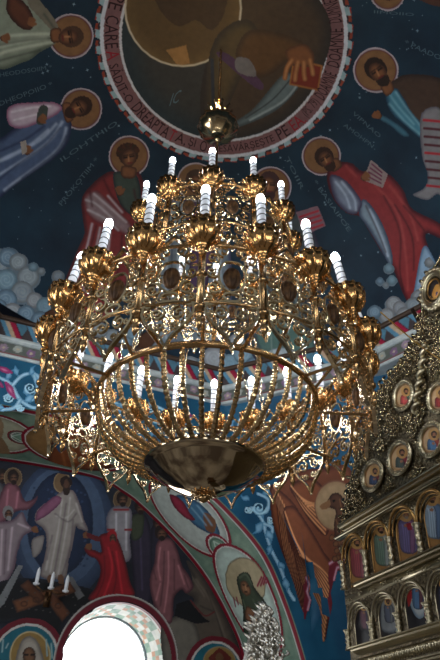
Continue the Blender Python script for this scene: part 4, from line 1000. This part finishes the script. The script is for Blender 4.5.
# crossing stays under the big ring
bm = bmesh.new(); ps = [(RB*.97*math.sin(.1), -RB*.97*math.cos(.1)*-1, 4.9-CZ), (-.75, .9, 4.45-CZ)]
stay = bm_obj('stay', chain_bm((-1.28, .75, 4.62-CZ), (.35, 1.35, 5.0-CZ), 16, .02, .008, rod=True), M['chrome'], chand)
q = copy_obj(stay, chand); q.matrix_local = Rz(-1.2) ; q = copy_obj(stay, chand); q.matrix_local = Matrix.Diagonal((-1, 1, 1, 1))
# curved stays arching over the top tier
bm = bmesh.new(); tube(bm, cm([(0, -RU, 6.9-CZ), (0, -.72, 7.22-CZ), (0, -.4, 7.4-CZ), (0, -.05, 7.62-CZ)]), .008, 5)
arm = bm_obj('curved_arm', bm, M['gold'], chand)
for k in range(12):
    q = arm if k == 0 else copy_obj(arm, chand); q.matrix_local = Rz(k*PI/6)
# inner lace drum above the top tier and stem with its canopy
bm = bmesh.new(); lathe(bm, [(.005, 7.45), (.04, 7.5), (.06, 7.58), (.03, 7.66), (.03, 7.85), (.07, 7.95), (.075, 8.02), (.03, 8.1), (.016, 8.2), (.016, 8.95)], 16, c=(0, 0, -CZ)); stem = bm_obj('stem', bm, M['gold2'], chand)
bm = bmesh.new()
lathe(bm, [(.01, 8.90), (.05, 8.93), (.06, 8.98), (.04, 9.02), (.11, 9.06), (.22, 9.13), (.29, 9.22), (.30, 9.28), (.28, 9.30), (.21, 9.33), (.12, 9.36), (.09, 9.42), (.10, 9.46), (.07, 9.5)], 36, c=(0, 0, -CZ), flute=lambda q, a: .04*math.cos(12*a) if 5 <= q <= 9 else 0)
for k in range(10):
    a = 2*PI*k/10; tube(bm, cm([(r*math.cos(a), r*math.sin(a), z-CZ) for r, z in ((.08, 9.42), (.16, 9.50), (.14, 9.62), (.21, 9.70))], n=3), .02, 5, flat=.7)
bm_obj('canopy', bm, M['gold'], chand)
chn = bm_obj('suspension_chain', chain_bm((0, 0, 9.5-CZ), (0, 0, 11.565-CZ), 24, .022, .009), M['gold2'], chand)
# the thin cord to the icon screen
q0 = Vector((AXX, AXY, 0))+Rz(RZ) @ Vector((1.78*math.sin(1.27), -1.78*math.cos(1.27), 5.3)); q1 = EYE+rays([(452, 367)])[0]*((4.66)/rays([(452, 367)])[0][0])
bm = bmesh.new(); tube(bm, [tuple(q0*(1-t)+Vector(q1)*t-Vector((0, 0, .05*math.sin(PI*t)))) for t in np.linspace(0, 1, 14)], .007, 5)
tag(bm_obj('cord', bm, M['rope'], None), 'thin yellow cord running from the chandelier to the carved silver screen', 'cord')
# small candle bracket on the lunette
s0 = LUN.pix([(47, 600)])[0]
sco = empty('wall_sconce', (s0[0], YL, s0[1]), 'small brown wall bracket with three short white candles before the robed figure', 'sconce')
bm = bmesh.new(); box(bm, (0, -.02, 0), (.10, .04, .22)); tube(bm, [(0, -.04, 0), (0, -.22, .02), (0, -.24, .1)], .016, 6)
tube(bm, [(-.24, -.24, .14), (-.12, -.24, .07), (0, -.24, .1), (.12, -.24, .05), (.24, -.24, .08)], .013, 6)
br = bm_obj('bracket', bm, M['dark'], sco)
for k, (x, z) in enumerate(((-.24, .14), (0, .1), (.24, .08))):
    bm = bmesh.new(); lathe(bm, [(.01, z), (.05, z+.02), (.055, z+.04), (.03, z+.045), (.03, z+.20), (.022, z+.25), (.004, z+.285)], 12, c=(x, -.24, 0)); bm_obj('candle', bm, M['candle'], sco)
# ================================================================== THE CARVED SILVER ICON SCREEN ON THE RIGHT
XI = 4.70
IX = Plane(0, XI)
def ip(x, y): return IX.pix([(x, y)])[0]
fp = lambda x, y, d: Plane(0, XI-d).pix([(x, y)])[0]
ZA, ZB, ZT = fp(347, 648, .2)[1], fp(353, 583, .16)[1], fp(336, 526, .18)[1]
YL0 = {ZA: fp(347, 646, .2)[0], ZB: fp(351, 583, .16)[0], ZT: fp(337, 526, .18)[0]}
YE0 = ip(349, 640)[0]                       # the screen's far (north) end
YE1 = 2.2
icon_screen = empty('icon_screen', (XI, (YE0+YE1)/2, 0), 'tall carved gilded silver church screen with rows of columns and arches, right side', 'icon screen')
def isc(name, bm, m, parent=None, smooth=True):
    bmesh.ops.translate(bm, verts=bm.verts, vec=(-XI, -(YE0+YE1)/2, 0)); return bm_obj(name, bm, m, parent or icon_screen, smooth)
def extrude_poly(bm, P, x0, x1):
    a = [bm.verts.new((x0, p[0], p[1])) for p in P]; b = [bm.verts.new((x1, p[0], p[1])) for p in P]
    bm.faces.new(a); bm.faces.new(b[::-1]); n = len(P)
    for i in range(n): bm.faces.new((a[i], b[i], b[(i+1) % n], a[(i+1) % n]))
sil = [tuple(ip(*p)) for p in [(345, 527), (345, 516), (349, 504), (352, 490), (353, 478), (356, 466), (360, 452), (364, 440), (368, 426), (371, 412), (375, 400), (384, 388), (392, 377), (401, 366), (411, 356), (418, 344), (421, 330), (424, 315), (424, 303), (427, 292), (427, 282), (433, 273), (439, 264)]]
YMID = sil[-1][0]-.25
MIR = [(2*YMID-p[0], p[1]) for p in sil[::-1] if 2*YMID-p[0] > YE1+.05]
P = [(YE0, 0), (YE0, ZA)]+[(YE0-.01, ZB)]+sil+[(sil[-1][0]-.25, sil[-1][1]+.12)]+MIR+[(YE1, MIR[-1][1]), (YE1, 0)]
bm = bmesh.new(); extrude_poly(bm, P, XI, XI+.14); isc('body', bm, M['silver2'], smooth=False)
def ledge_bm(z, h, d, y0=None, y1=YE1):
    y0 = YL0.get(z, YE0-.02) if y0 is None else y0
    prof = [(0, z-h), (d*.35, z-h), (d*.45, z-h*.75), (d*.75, z-h*.55), (d*.8, z-h*.3), (d, z-h*.2), (d, z), (0, z)]
    bm = bmesh.new(); a = [bm.verts.new((XI-x, y0, q)) for x, q in prof]; b = [bm.verts.new((XI-x, y1, q)) for x, q in prof]
    bm.faces.new(a); bm.faces.new(b[::-1])
    for i in range(len(prof)): bm.faces.new((a[i], b[i], b[(i+1) % 8], a[(i+1) % 8]))
    return bm
for z, h, d in ((ZA, .07, .2), (ZA-.27, .07, .16), (ZB, .06, .16), (ZT, .08, .18), (ZT-.09, .03, .1)):
    isc('ledge', ledge_bm(z, h, d), M['silver'], smooth=False)
# leaf scrollwork, one band of it per part
def plate(bm, z0, z1, y0, y1): box(bm, (XI-.006, (y0+y1)/2, (z0+z1)/2), (.008, abs(y1-y0), z1-z0))
def leaf(bm, p, a, l, w, d=.03):
    c, s = math.cos(a), math.sin(a); pts = []
    for t in np.linspace(0, 1, 6): pts.append((XI-.02-d*math.sin(PI*min(t*1.2, 1)), p[0]+(c*t+.25*s*math.sin(PI*t)*.6)*l, p[1]+(s*t-.25*c*math.sin(PI*t)*.6)*l))
    tube(bm, pts, [w*.4, w, w*1.15, w*.9, w*.55, w*.1], 5, flat=.7)
def volute(bm, c, r, a0, tn, th=.014):
    pts = [(XI-.03-.02*q, c[0]+r*(1-.85*q)*math.cos(a0+tn*2*PI*q), c[1]+r*(1-.85*q)*math.sin(a0+tn*2*PI*q)) for q in np.linspace(0, 1, 16)]
    tube(bm, pts, [th*(1.15-.5*q) for q in np.linspace(0, 1, 16)], 5)
    bmesh.ops.create_icosphere(bm, subdivisions=1, radius=th*1.5, matrix=Matrix.Translation((XI-.06, c[0], c[1])))
rs = random.Random(3)
def scroll_band(z0, z1, y0, y1, step):
    bm = bmesh.new(); plate(bm, z0, z1, y0-.02, y0-int((y0-y1)/step)*step); zc = (z0+z1)/2; h = (z1-z0)/2; n = int((y0-y1)/step)
    for i in range(n):
        y = y0-(i+.5)*step; s = 1 if i % 2 else -1
        volute(bm, (y, zc+s*h*.15), h*.62, PI*s*.5, 1.5*s, h*.13)
        for a in (.6, 1.5, 2.4, -.7, -2.2): leaf(bm, (y+step*.3*math.cos(a*2), zc+h*.2*s), a*s, h*.75, h*.16)
    isc('carved_scrollwork', bm, M['silver'])
YV = 4.3
bm = bmesh.new()                            # row of drop leaves under the lowest ledge
for i in range(34):
    y = YE0-.05-i*.095
    for s in (-1, 0, 1): leaf(bm, (y+s*.028, ZA-.10), -PI/2+s*.35, .13, .016)
isc('carved_leaves', bm, M['silver'])
# columns, arches and niches
def column_bm(y, z0, z1, r):
    bm = bmesh.new(); h = z1-z0; n = 14
    prof = [(r*1.35, 0), (r*1.35, .04), (r*.95, .06), (r*1.2, .09), (r*.85, .12)]
    prof += [(r*(.92+.10*math.sin(q*22)), .12+.70*q) for q in np.linspace(.03, 1, 22)]
    prof += [(r*.8, .83), (r*1.25, .86), (r*1., .89), (r*1.5, .95), (r*1.6, 1.)]
    rings = []
    for k, (rr, f) in enumerate(prof):
        tw = f*9 if .12 < f < .83 else 0; am = .16 if .12 < f < .83 else 0
        rings.append([bm.verts.new((XI-.09+rr*(1+am*math.cos(3*(2*PI*q/n)+tw*3))*math.cos(2*PI*q/n), y+rr*(1+am*math.cos(3*(2*PI*q/n)+tw*3))*math.sin(2*PI*q/n), z0+f*h)) for q in range(n)])
    for a, b in zip(rings, rings[1:]):
        for k in range(n): bm.faces.new((a[k], a[(k+1) % n], b[(k+1) % n], b[k]))
    bm.faces.new(rings[0][::-1]); bm.faces.new(rings[-1]); return bm
def arch_pts(y, hw, zs, n=16, x=0.):
    return [(XI-x, y+hw*math.cos(t), zs+hw*1.1*math.sin(t)) for t in np.linspace(0, PI, n)]
lowc = [ip(*p)[0] for p in [(352, 620), (376, 612), (402, 604), (431, 594)]]
st1 = (lowc[0]-lowc[-1])/3; lowc = [lowc[0]-k*st1 for k in range(7)]
topc = [ip(*p)[0] for p in [(346, 552), (371, 540), (396, 530), (421, 518)]]
st2 = (topc[0]-topc[-1])/3; topc = [topc[0]-k*st2 for k in range(8)]
zsl = ZB-.19-1.1*st1/2; zst = ZT-.15-1.1*st2/2
for y in lowc: isc('column', column_bm(y, ZA, zsl, .036), M['silver'])
for y in topc: isc('column', column_bm(y, ZB, zst, .036), M['silver'])
for k in range(6):
    y = (lowc[k]+lowc[k+1])/2; bm = bmesh.new(); hw = st1/2-.035
    tube(bm, arch_pts(y, hw+.02, zsl, x=.075), .016, 6); tube(bm, arch_pts(y, hw-.008, zsl, x=.045), .010, 6); isc('arch', bm, M['silver'])
for k in range(7):
    y = (topc[k]+topc[k+1])/2; bm = bmesh.new(); hw = st2/2-.03
    tube(bm, arch_pts(y, hw+.02, zst, x=.08), .018, 6); tube(bm, arch_pts(y, hw-.01, zst, x=.050), .012, 6); isc('arch', bm, M['goldleaf'])
scroll_band(zsl+st1*.62, ZB-.065, YE0, YV-.6, st1/2)
bm = bmesh.new()
for k in range(8):
    y = topc[k]
    for a in (1.2, 1.57, 1.94): leaf(bm, (y, zst+.09), a, .17, .020)
    for s in (1, -1): volute(bm, (y+s*.05, zst+.20), .035, PI/2, 1.4*s, .012)
isc('carved_leaves', bm, M['silver'])
def field(n, P, avoid, r0, r1, seed):
    r = random.Random(seed); bm = bmesh.new(); P = np.array(P); lo, hi = P.min(0), P.max(0); done = 0; used = []
    for _ in range(n*30):
        if done >= n: break
        c = np.array([r.uniform(lo[0], hi[0]), r.uniform(lo[1], hi[1])]); rad = r.uniform(r0, r1)
        if not inpoly(c[None], P)[0]: continue
        if any(np.hypot(*(c-a)) < ra+rad*1.95 for a, ra in avoid) or any(np.hypot(*(c-a)) < (ra+rad)*.72 for a, ra in used): continue
        used.append((c, rad)); done += 1; volute(bm, c, rad, r.uniform(0, 6.3), r.choice((1.4, -1.4)), rad*.2)
        for q in range(6):
            a = r.uniform(0, 6.3); leaf(bm, c+rad*.7*np.array([math.cos(a), math.sin(a)]), a+r.uniform(-.7, .7), rad*r.uniform(.7, 1.2), rad*.22, .04)
    return bm
# ---- icons set into the screen
def icon(shape, surf, box_px, frame_fn, paint, label, group, step=.008):
    c = Cv(surf, box_px, step, pad=.0)
    paint(c)
    ctr = surf.P(surf.pix([np.mean(box_px, 0)]))[0]
    root = empty('framed_icon', ctr, label, 'icon', group)
    f = frame_fn(); bmesh.ops.translate(f, verts=f.verts, vec=-Vector(ctr)); bm_obj('frame', f, M['goldleaf'] if shape == 'arch' else M['silver'], root)
    o = c.build('painted_panel', .0, root, m=ICONP); me = o.data
    me.transform(Matrix.Translation(-Vector(ctr)))
    return root
def bust(c, p, s, robe, robe2, bg, lean=0., full=False, hair=(40, 26, 20), book=None):
    # one painted half- or full-length saint about image point p, s = head height in pixels
    p = np.array(p, float); A = lambda x, y: (p[0]+x*s+lean*y*s, p[1]+y*s)
    H = 5.2 if full else 2.6
    c.poly([A(-.5, .5), A(-1.15, 1.), A(-1.3, 2.2), A(-1.1, H), A(1.05, H), A(1.3, 2.2), A(1.1, .95), A(.5, .5)], robe, edge=tuple(int(v*.6) for v in robe), ew=.03, inside=True)
    c.poly([A(-.2, .6), A(.9, .8), A(1.15, 1.6), A(.7, H), A(.1, H), A(.3, 1.8)], robe2, edge=tuple(int(v*.65) for v in robe2), ew=.03, inside=True)
    for k in range(3): c.line([A(-.7+.35*k, 1.3), A(-.6+.3*k, 2.2), A(-.65+.32*k, H)], tuple(min(255, int(v*1.4)) for v in robe), .011, soft=True, a=.7)
    c.ell(A(0, -.05), s*1.0, s*1.05, (166, 126, 74), inside=True)
    c.ell(A(0, -.15), s*.52, s*.58, hair, inside=True); c.ell(A(.03, .02), s*.38, s*.46, (150, 102, 72), inside=True, edge=(96, 62, 46), ew=.02)
    c.ell(A(.03, .36), s*.3, s*.22, hair, inside=True)
    for sg in (-1, 1): c.line([A(sg*.18-.06, -.04), A(sg*.18+.06, -.04)], (30, 20, 16), .007, inside=True)
    c.ell(A(-.2, 1.5), s*.28, s*.24, (140, 96, 70), inside=True)
    if book: c.poly([A(-.1, 1.2), A(.6, 1.1), A(.7, 2.1), A(0, 2.2)], book, smooth=False, inside=True)
IXP = Plane(0, XI-.012)
# standing apostles in the gilded arches
AP = [(357, 543, (128, 60, 66), (150, 92, 98), 'icon of a saint in red robe in the first gilded arch from the far end', None),
      (381, 530, (92, 112, 98), (150, 156, 150), 'icon of a saint in green and white robe in the second gilded arch', None),
      (406, 515, (92, 84, 120), (124, 86, 116), 'icon of a saint in violet robe holding a red book, third gilded arch', (130, 30, 40)),
      (432, 499, (130, 146, 160), (88, 110, 140), 'icon of a saint in white and blue robe in the fourth gilded arch', None)]
for k in range(4):
    y = (topc[k]+topc[k+1])/2; hw = st2/2-.066; zb = ZB+.02
    x0, y0, r1, r2, lb_, bk = AP[k]
    def fr():
        bm = bmesh.new(); tube(bm, [(XI-.012, y+hw, zb)]+arch_pts(y, hw, zst, x=.012)+[(XI-.012, y-hw, zb)], .009, 5, closed=True); return bm
    Pu = np.array([(y+hw, zb)]+[(q[1], q[2]) for q in arch_pts(y, hw, zst)]+[(y-hw, zb)])
    class UV:   # panel painted in wall coordinates but traced from picture points
        pass
    c = Cv(IXP, [(y-hw, zb), (y+hw, zst+hw*1.1)], .007, uv=True, pad=0.01)
    c.poly(Pu, (150, 110, 64), smooth=False, uv=True, edge=(112, 78, 42), ew=.05)
    bust(c, (x0, y0), (6.3, 6.5, 7., 7.2)[k], r1, r2, None, lean=.1, full=True, hair=(40, 26, 20) if k != 2 else (120, 110, 100), book=bk)
    ctr = Vector((XI-.012, y, zb)); root = empty('framed_icon', ctr, lb_, 'icon', 'standing saint icons in the gilded arches')
    f = fr(); bmesh.ops.translate(f, verts=f.verts, vec=-ctr); bm_obj('frame', f, M['goldleaf'], root)
    o = c.build('painted_panel', .0, root, m=ICONP); o.data.transform(Matrix.Translation(-ctr))
# small scenes in the lower arcade
def scene_1(c): bust(c, (364, 607), 4., (90, 60, 70), (70, 70, 96), None, lean=.1, full=True); bust(c, (371, 606), 3.6, (120, 96, 70), (60, 50, 70), None, lean=.1, full=True)
def scene_2(c):
    c.poly([(382, 596), (392, 592), (400, 600), (400, 628), (382, 630)], (120, 124, 126), edge=(70, 74, 80), ew=.04, inside=True); bust(c, (388, 602), 3.8, (64, 70, 84), (96, 100, 104), None, lean=.1, full=True)
    c.poly([(394, 598), (402, 596), (402, 624), (396, 624)], (52, 44, 48), inside=True)
def scene_3(c):
    c.ell((418, 596), 9, 23, (170, 176, 176), ang=-6, edge=(104, 124, 140), ew=.06, inside=True); c.poly([(407, 580), (412, 576), (412, 598), (408, 606)], (150, 40, 40), inside=True)
    bust(c, (417, 584), 4.6, (64, 92, 120), (104, 60, 70), None, lean=.08, full=True); c.poly([(424, 600), (430, 598), (430, 616), (425, 618)], (120, 40, 44), inside=True)
SC = [(scene_1, 'small dark icon of standing figures in the first lower arch from the far end'), (scene_2, 'small dark icon with a pale veil in the second lower arch'), (scene_3, 'small icon of a figure in a pale oval glory in the third lower arch'),
      (lambda c: bust(c, (444, 584), 5, (60, 60, 80), (90, 50, 50), None, lean=.1, full=True), 'dark icon in the fourth lower arch, cut by the right edge')]
for k, (fn, lb_) in enumerate(SC):
    y = (lowc[k]+lowc[k+1])/2; hw = st1/2-.066; zb = ZA+.02
    Pu = np.array([(y+hw, zb)]+[(q[1], q[2]) for q in arch_pts(y, hw, zsl)]+[(y-hw, zb)])
    c = Cv(IXP, [(y-hw, zb), (y+hw, zsl+hw*1.1)], .007, uv=True, pad=0.01); c.poly(Pu, (30, 30, 36), smooth=False, uv=True, edge=(52, 36, 30), ew=.04); fn(c)
    ctr = Vector((XI-.012, y, zb)); root = empty('framed_icon', ctr, lb_, 'icon', 'small icons in the lower arcade')
    bm = bmesh.new(); tube(bm, [(XI-.012, y+hw, zb)]+arch_pts(y, hw, zsl, x=.012)+[(XI-.012, y-hw, zb)], .009, 5, closed=True)
    bmesh.ops.translate(bm, verts=bm.verts, vec=-ctr); bm_obj('frame', bm, M['silver'], root)
    o = c.build('painted_panel', .0, root, m=ICONP); o.data.transform(Matrix.Translation(-ctr))
# oval icons in the openwork above
OV = [((375, 476), 10, 14, (54, 62, 84), (120, 50, 44), 'oval icon of a saint in dark robe, lowest and farthest in the openwork'),
      ((402, 458), 11.5, 15.5, (58, 66, 60), (128, 36, 44), 'oval icon of a saint in dark green and red, second over the top ledge'),
      ((434, 440), 12, 16, (66, 98, 132), (150, 56, 40), 'oval icon of a saint in blue and red, third over the top ledge'),
      ((406, 396), 10, 13.5, (150, 60, 58), (52, 96, 80), 'upper oval icon of a saint in red and green, beside the twisted silver column'),
      ((441, 398), 10.5, 14.5, (120, 34, 34), (140, 60, 40), 'upper oval icon cut by the right edge of the picture'),
      ((372, 518), 0, 0, None, None, None)]
avoid = []
for (px, rx, ry, r1, r2, lb_) in OV[:5]:
    cc_ = ip(*px); e1 = ip(px[0]+rx, px[1]); e2 = ip(px[0], px[1]+ry)
    # the picture's ellipse carried to a wall ellipse: half width along y, half height along z
    a_ = abs(ip(px[0]-rx, px[1]+.0)[0]-ip(px[0]+rx, px[1])[0])/2; b_ = abs(ip(px[0], px[1]-ry)[1]-ip(px[0], px[1]+ry)[1])/2
    avoid.append((cc_, max(a_, b_)*1.14+.02))
    E = lambda k, t: (cc_[0]+k*a_*math.cos(t), cc_[1]+k*b_*math.sin(t))
    tt_ = np.linspace(0, 2*PI, 40, endpoint=False)
    S2 = Plane(0, XI-.03); c = Cv(S2, [cc_-[a_, b_], cc_+[a_, b_]], .007, uv=True, pad=.01)
    c.poly(np.array([E(.9, t) for t in tt_]), (170, 140, 104), smooth=False, uv=True, edge=(130, 96, 60), ew=.05)
    bust(c, (px[0], px[1]-ry*.32), ry*.36, r1, r2, None, lean=.06)
    ctr = Vector((XI-.03, cc_[0], cc_[1])); root = empty('framed_icon', ctr, lb_, 'icon', 'oval icons in the silver openwork')
    bm = bmesh.new(); tube(bm, [(XI-.04, *E(1., t)) for t in tt_], .030, 6, closed=True); tube(bm, [(XI-.05, *E(1.14, t)) for t in tt_], .014, 5, closed=True)
    for t in np.linspace(0, 2*PI, 30, endpoint=False): bmesh.ops.create_icosphere(bm, subdivisions=1, radius=.013, matrix=Matrix.Translation((XI-.07, *E(1.06, t))))
    bmesh.ops.translate(bm, verts=bm.verts, vec=-ctr); bm_obj('frame', bm, M['silver'], root)
    o = c.build('painted_panel', .0, root, m=ICONP); o.data.transform(Matrix.Translation(-ctr))
# little gilded arch with an icon in the crowning ring
cc_ = ip(437, 290)
def E2(k, t): return (XI-.05, cc_[0]+k*.17*math.cos(t), cc_[1]+k*.21*math.sin(t))
bm = bmesh.new()
for k, r in ((1.2, .034), (1.0, .02)): tube(bm, [E2(k, t) for t in np.linspace(0, 2*PI, 30, endpoint=False)], r, 6, closed=True)
for t in np.linspace(0, 2*PI, 22, endpoint=False): bmesh.ops.create_icosphere(bm, subdivisions=1, radius=.042, matrix=Matrix.Translation(E2(1.4, t)))
isc('crown_ring', bm, M['silver'])
S2 = Plane(0, XI-.03); c = Cv(S2, [cc_-[.17, .21], cc_+[.17, .21]], .008, uv=True); c.poly(np.array([E2(.70, t)[1:] for t in np.linspace(0, 2*PI, 30, endpoint=False)]), (40, 36, 40), smooth=False, uv=True)
c.poly([(432, 295), (434, 288), (437, 284), (442, 288), (443, 300), (439, 300), (438, 292), (436, 300)], (176, 126, 60), inside=True); c.poly([(436, 300), (436, 292), (439, 294), (439, 302)], (60, 50, 90), inside=True)
ctr = Vector((XI-.03, cc_[0], cc_[1])); root = empty('framed_icon', ctr, 'small dark icon with a gold arch in the crowning silver ring, upper right', 'icon')
o = c.build('painted_panel', 0., root, m=ICONP); o.data.transform(Matrix.Translation(-ctr))
bm = bmesh.new(); tube(bm, [E2(.70, t) for t in np.linspace(0, 2*PI, 30, endpoint=False)], .015, 5, closed=True); bmesh.ops.translate(bm, verts=bm.verts, vec=-ctr); bm_obj('frame', bm, M['goldleaf'], root)
avoid.append((cc_, .33))
# twisted column and a slanting garland in the openwork, then the openwork itself
p0, p1 = ip(421, 414), ip(432, 345)
bm = bmesh.new(); tube(bm, [(XI-.09+.03*math.cos(q*40), p0[0]*(1-q)+p1[0]*q+.03*math.sin(q*40), p0[1]*(1-q)+p1[1]*q) for q in np.linspace(0, 1, 70)], .035, 6); isc('twisted_column', bm, M['silver'])
F1 = sil[:15]+[tuple(ip(x, y)) for x, y in [(403, 352), (440, 352), (452, 372), (452, 458), (392, 488)]]
F2 = sil[15:]+[tuple(ip(x, y)) for x, y in [(452, 252), (452, 360), (406, 352)]]
isc('carved_openwork', field(240, F1, avoid, .022, .11, 5), M['openwork'])
bm = field(90, F2, avoid, .03, .11, 8)
q_ = [ip(x, y) for x, y in [(414, 310), (420, 322), (436, 334), (452, 330), (470, 316)]]; tube(bm, [(XI-.02, *p) for p in q_], .03, 6); isc('carved_openwork', bm, M['openwork'])
bm = field(150, [(YMID-.1, ZT+.2), (YMID-.1, sil[-1][1]-.5)]+[(p[0]-.1, p[1]-.1) for p in MIR if p[1] > ZT+.25], [], .06, .13, 21); plate(bm, ZT+.05, ZT+.25, YMID+.3, MIR[-1][0]); isc('carved_openwork', bm, M['openwork'])
# leafy fringe along the stepped outline
bm = bmesh.new()
for a, b in list(zip(sil, sil[1:]))+list(zip(MIR, MIR[1:])):
    n = max(1, int(math.hypot(a[0]-b[0], a[1]-b[1])/.09))
    for k in range(n):
        f = k/n; p = (a[0]*(1-f)+b[0]*f, a[1]*(1-f)+b[1]*f); leaf(bm, p, rs.uniform(.0, 2.2), rs.uniform(.09, .16), .03, .05)
        if rs.random() < .5: volute(bm, p, rs.uniform(.04, .07), rs.uniform(0, 6), 1.3, .014)
tube(bm, [(XI-.03, p[0], p[1]) for p in sil+[(YMID, sil[-1][1]+.12)]+MIR], .02, 5); isc('leaf_fringe', bm, M['openwork'])

# ---- carved silver crest of an icon stand, standing in front of the pendentive
t0 = rays([(262, 607)])[0]; YS = 5.6; top = EYE+t0*(YS/t0[1]); SX, SZ = top[0], top[2]
stand = empty('icon_stand', (SX, YS, 0), 'icon stand with carved silver flame crest rising at the bottom edge', 'icon stand')
bm = bmesh.new(); box(bm, (0, .05, .55), (.50, .30, 1.1)); box(bm, (0, .05, .03), (.6, .4, .06)); box(bm, (0, .05, 1.1), (.58, .36, .05)); bm_obj('base', bm, M['dark'], stand, False)
bm = bmesh.new(); box(bm, (0, .05, 1.12+(SZ-.55-1.12)/2), (.44, .10, SZ-.55-1.12)); bm_obj('shrine', bm, M['silver2'], stand, False)
bm = bmesh.new(); r = random.Random(12); ZS = SZ
w_at = lambda f: .035+.23*f**.8
verts = [(-w_at(f), ZS-.6*f) for f in np.linspace(1, .05, 8)]+[(0, ZS)]+[(w_at(f), ZS-.6*f) for f in np.linspace(.05, 1, 8)]
a = [bm.verts.new((x*.8, .0, z)) for x, z in verts]; b = [bm.verts.new((x*.8, .06, z)) for x, z in verts]; bm.faces.new(a); bm.faces.new(b[::-1])
for i in range(len(a)): bm.faces.new((a[i-1], b[i-1], b[i], a[i]))
for k in range(150):
    f = r.uniform(.02, 1); x = r.uniform(-1, 1)*w_at(f); z = ZS-.6*f; a0 = PI/2-x*3+r.uniform(-.5, .5); l = r.uniform(.06, .12)
    pts = [(x+l*t*math.cos(a0)+.02*math.sin(PI*t*1.5), -.02-.045*math.sin(PI*t), z-.04+l*t*math.sin(a0)) for t in np.linspace(0, 1, 6)]
    tube(bm, pts, [.008, .016, .02, .017, .011, .002], 5, flat=.7)
for s in (1, -1):
    for f in (.25, .5, .78): tube(bm, [(s*(w_at(f)*.6+.05*(1-.8*q)*math.cos(q*9)), -.05, ZS-.6*f+.05*(1-.8*q)*math.sin(q*9)) for q in np.linspace(0, 1, 14)], .010, 5)
bm_obj('crest', bm, M['crest'], stand)
# ================================================================== LIGHT
w = bpy.data.worlds.new('church_air'); sc.world = w; w.use_nodes = True
bg = w.node_tree.nodes['Background']; bg.inputs[0].default_value = (.72, .80, .92, 1); bg.inputs[1].default_value = .058
def area(name, loc, target, sx, sy, e, col=(1, 1, 1)):
    d = bpy.data.lights.new(name, 'AREA'); d.shape = 'RECTANGLE'; d.size = sx; d.size_y = sy; d.energy = e; d.color = col
    o = bpy.data.objects.new(name, d); COL.objects.link(o); o.location = loc
    o.rotation_euler = (Vector(target)-Vector(loc)).to_track_quat('-Z', 'Y').to_euler(); return o
def point(name, loc, e, r=.05, col=(1, 1, 1)):
    d = bpy.data.lights.new(name, 'POINT'); d.energy = e; d.shadow_soft_size = r; d.color = col
    o = bpy.data.objects.new(name, d); COL.objects.link(o); o.location = loc; return o
for k, x in enumerate((-2.4, 1.6, 5.2)):
    area('added_fill_panel', (x, -6.5, 5.2), (AXX, AXY, 5.5), 1.2, 2.4, 130, (.9, .95, 1))  # added panels behind the view for reflections in the metal; no windows built
for k, y in enumerate((1.5, 5.5)):
    area('added_fill_panel', (-7.0, y, 5.0), (AXX, AXY, 5.2), 1.2, 2.4, 170, (.9, .95, 1))  # added side panels out of view, same purpose
point('added_haze_light', (AXX, AXY, 9.85), 34, .06, (1, .72, .36))  # added warm light without a fixture, stands in for the golden haze
vs_ = sc.view_settings
sc.display_settings.display_device = 'sRGB'
vs_.view_transform = 'Standard'; vs_.look = 'None'; vs_.exposure = 0.; vs_.gamma = 1.; vs_.use_curve_mapping = False
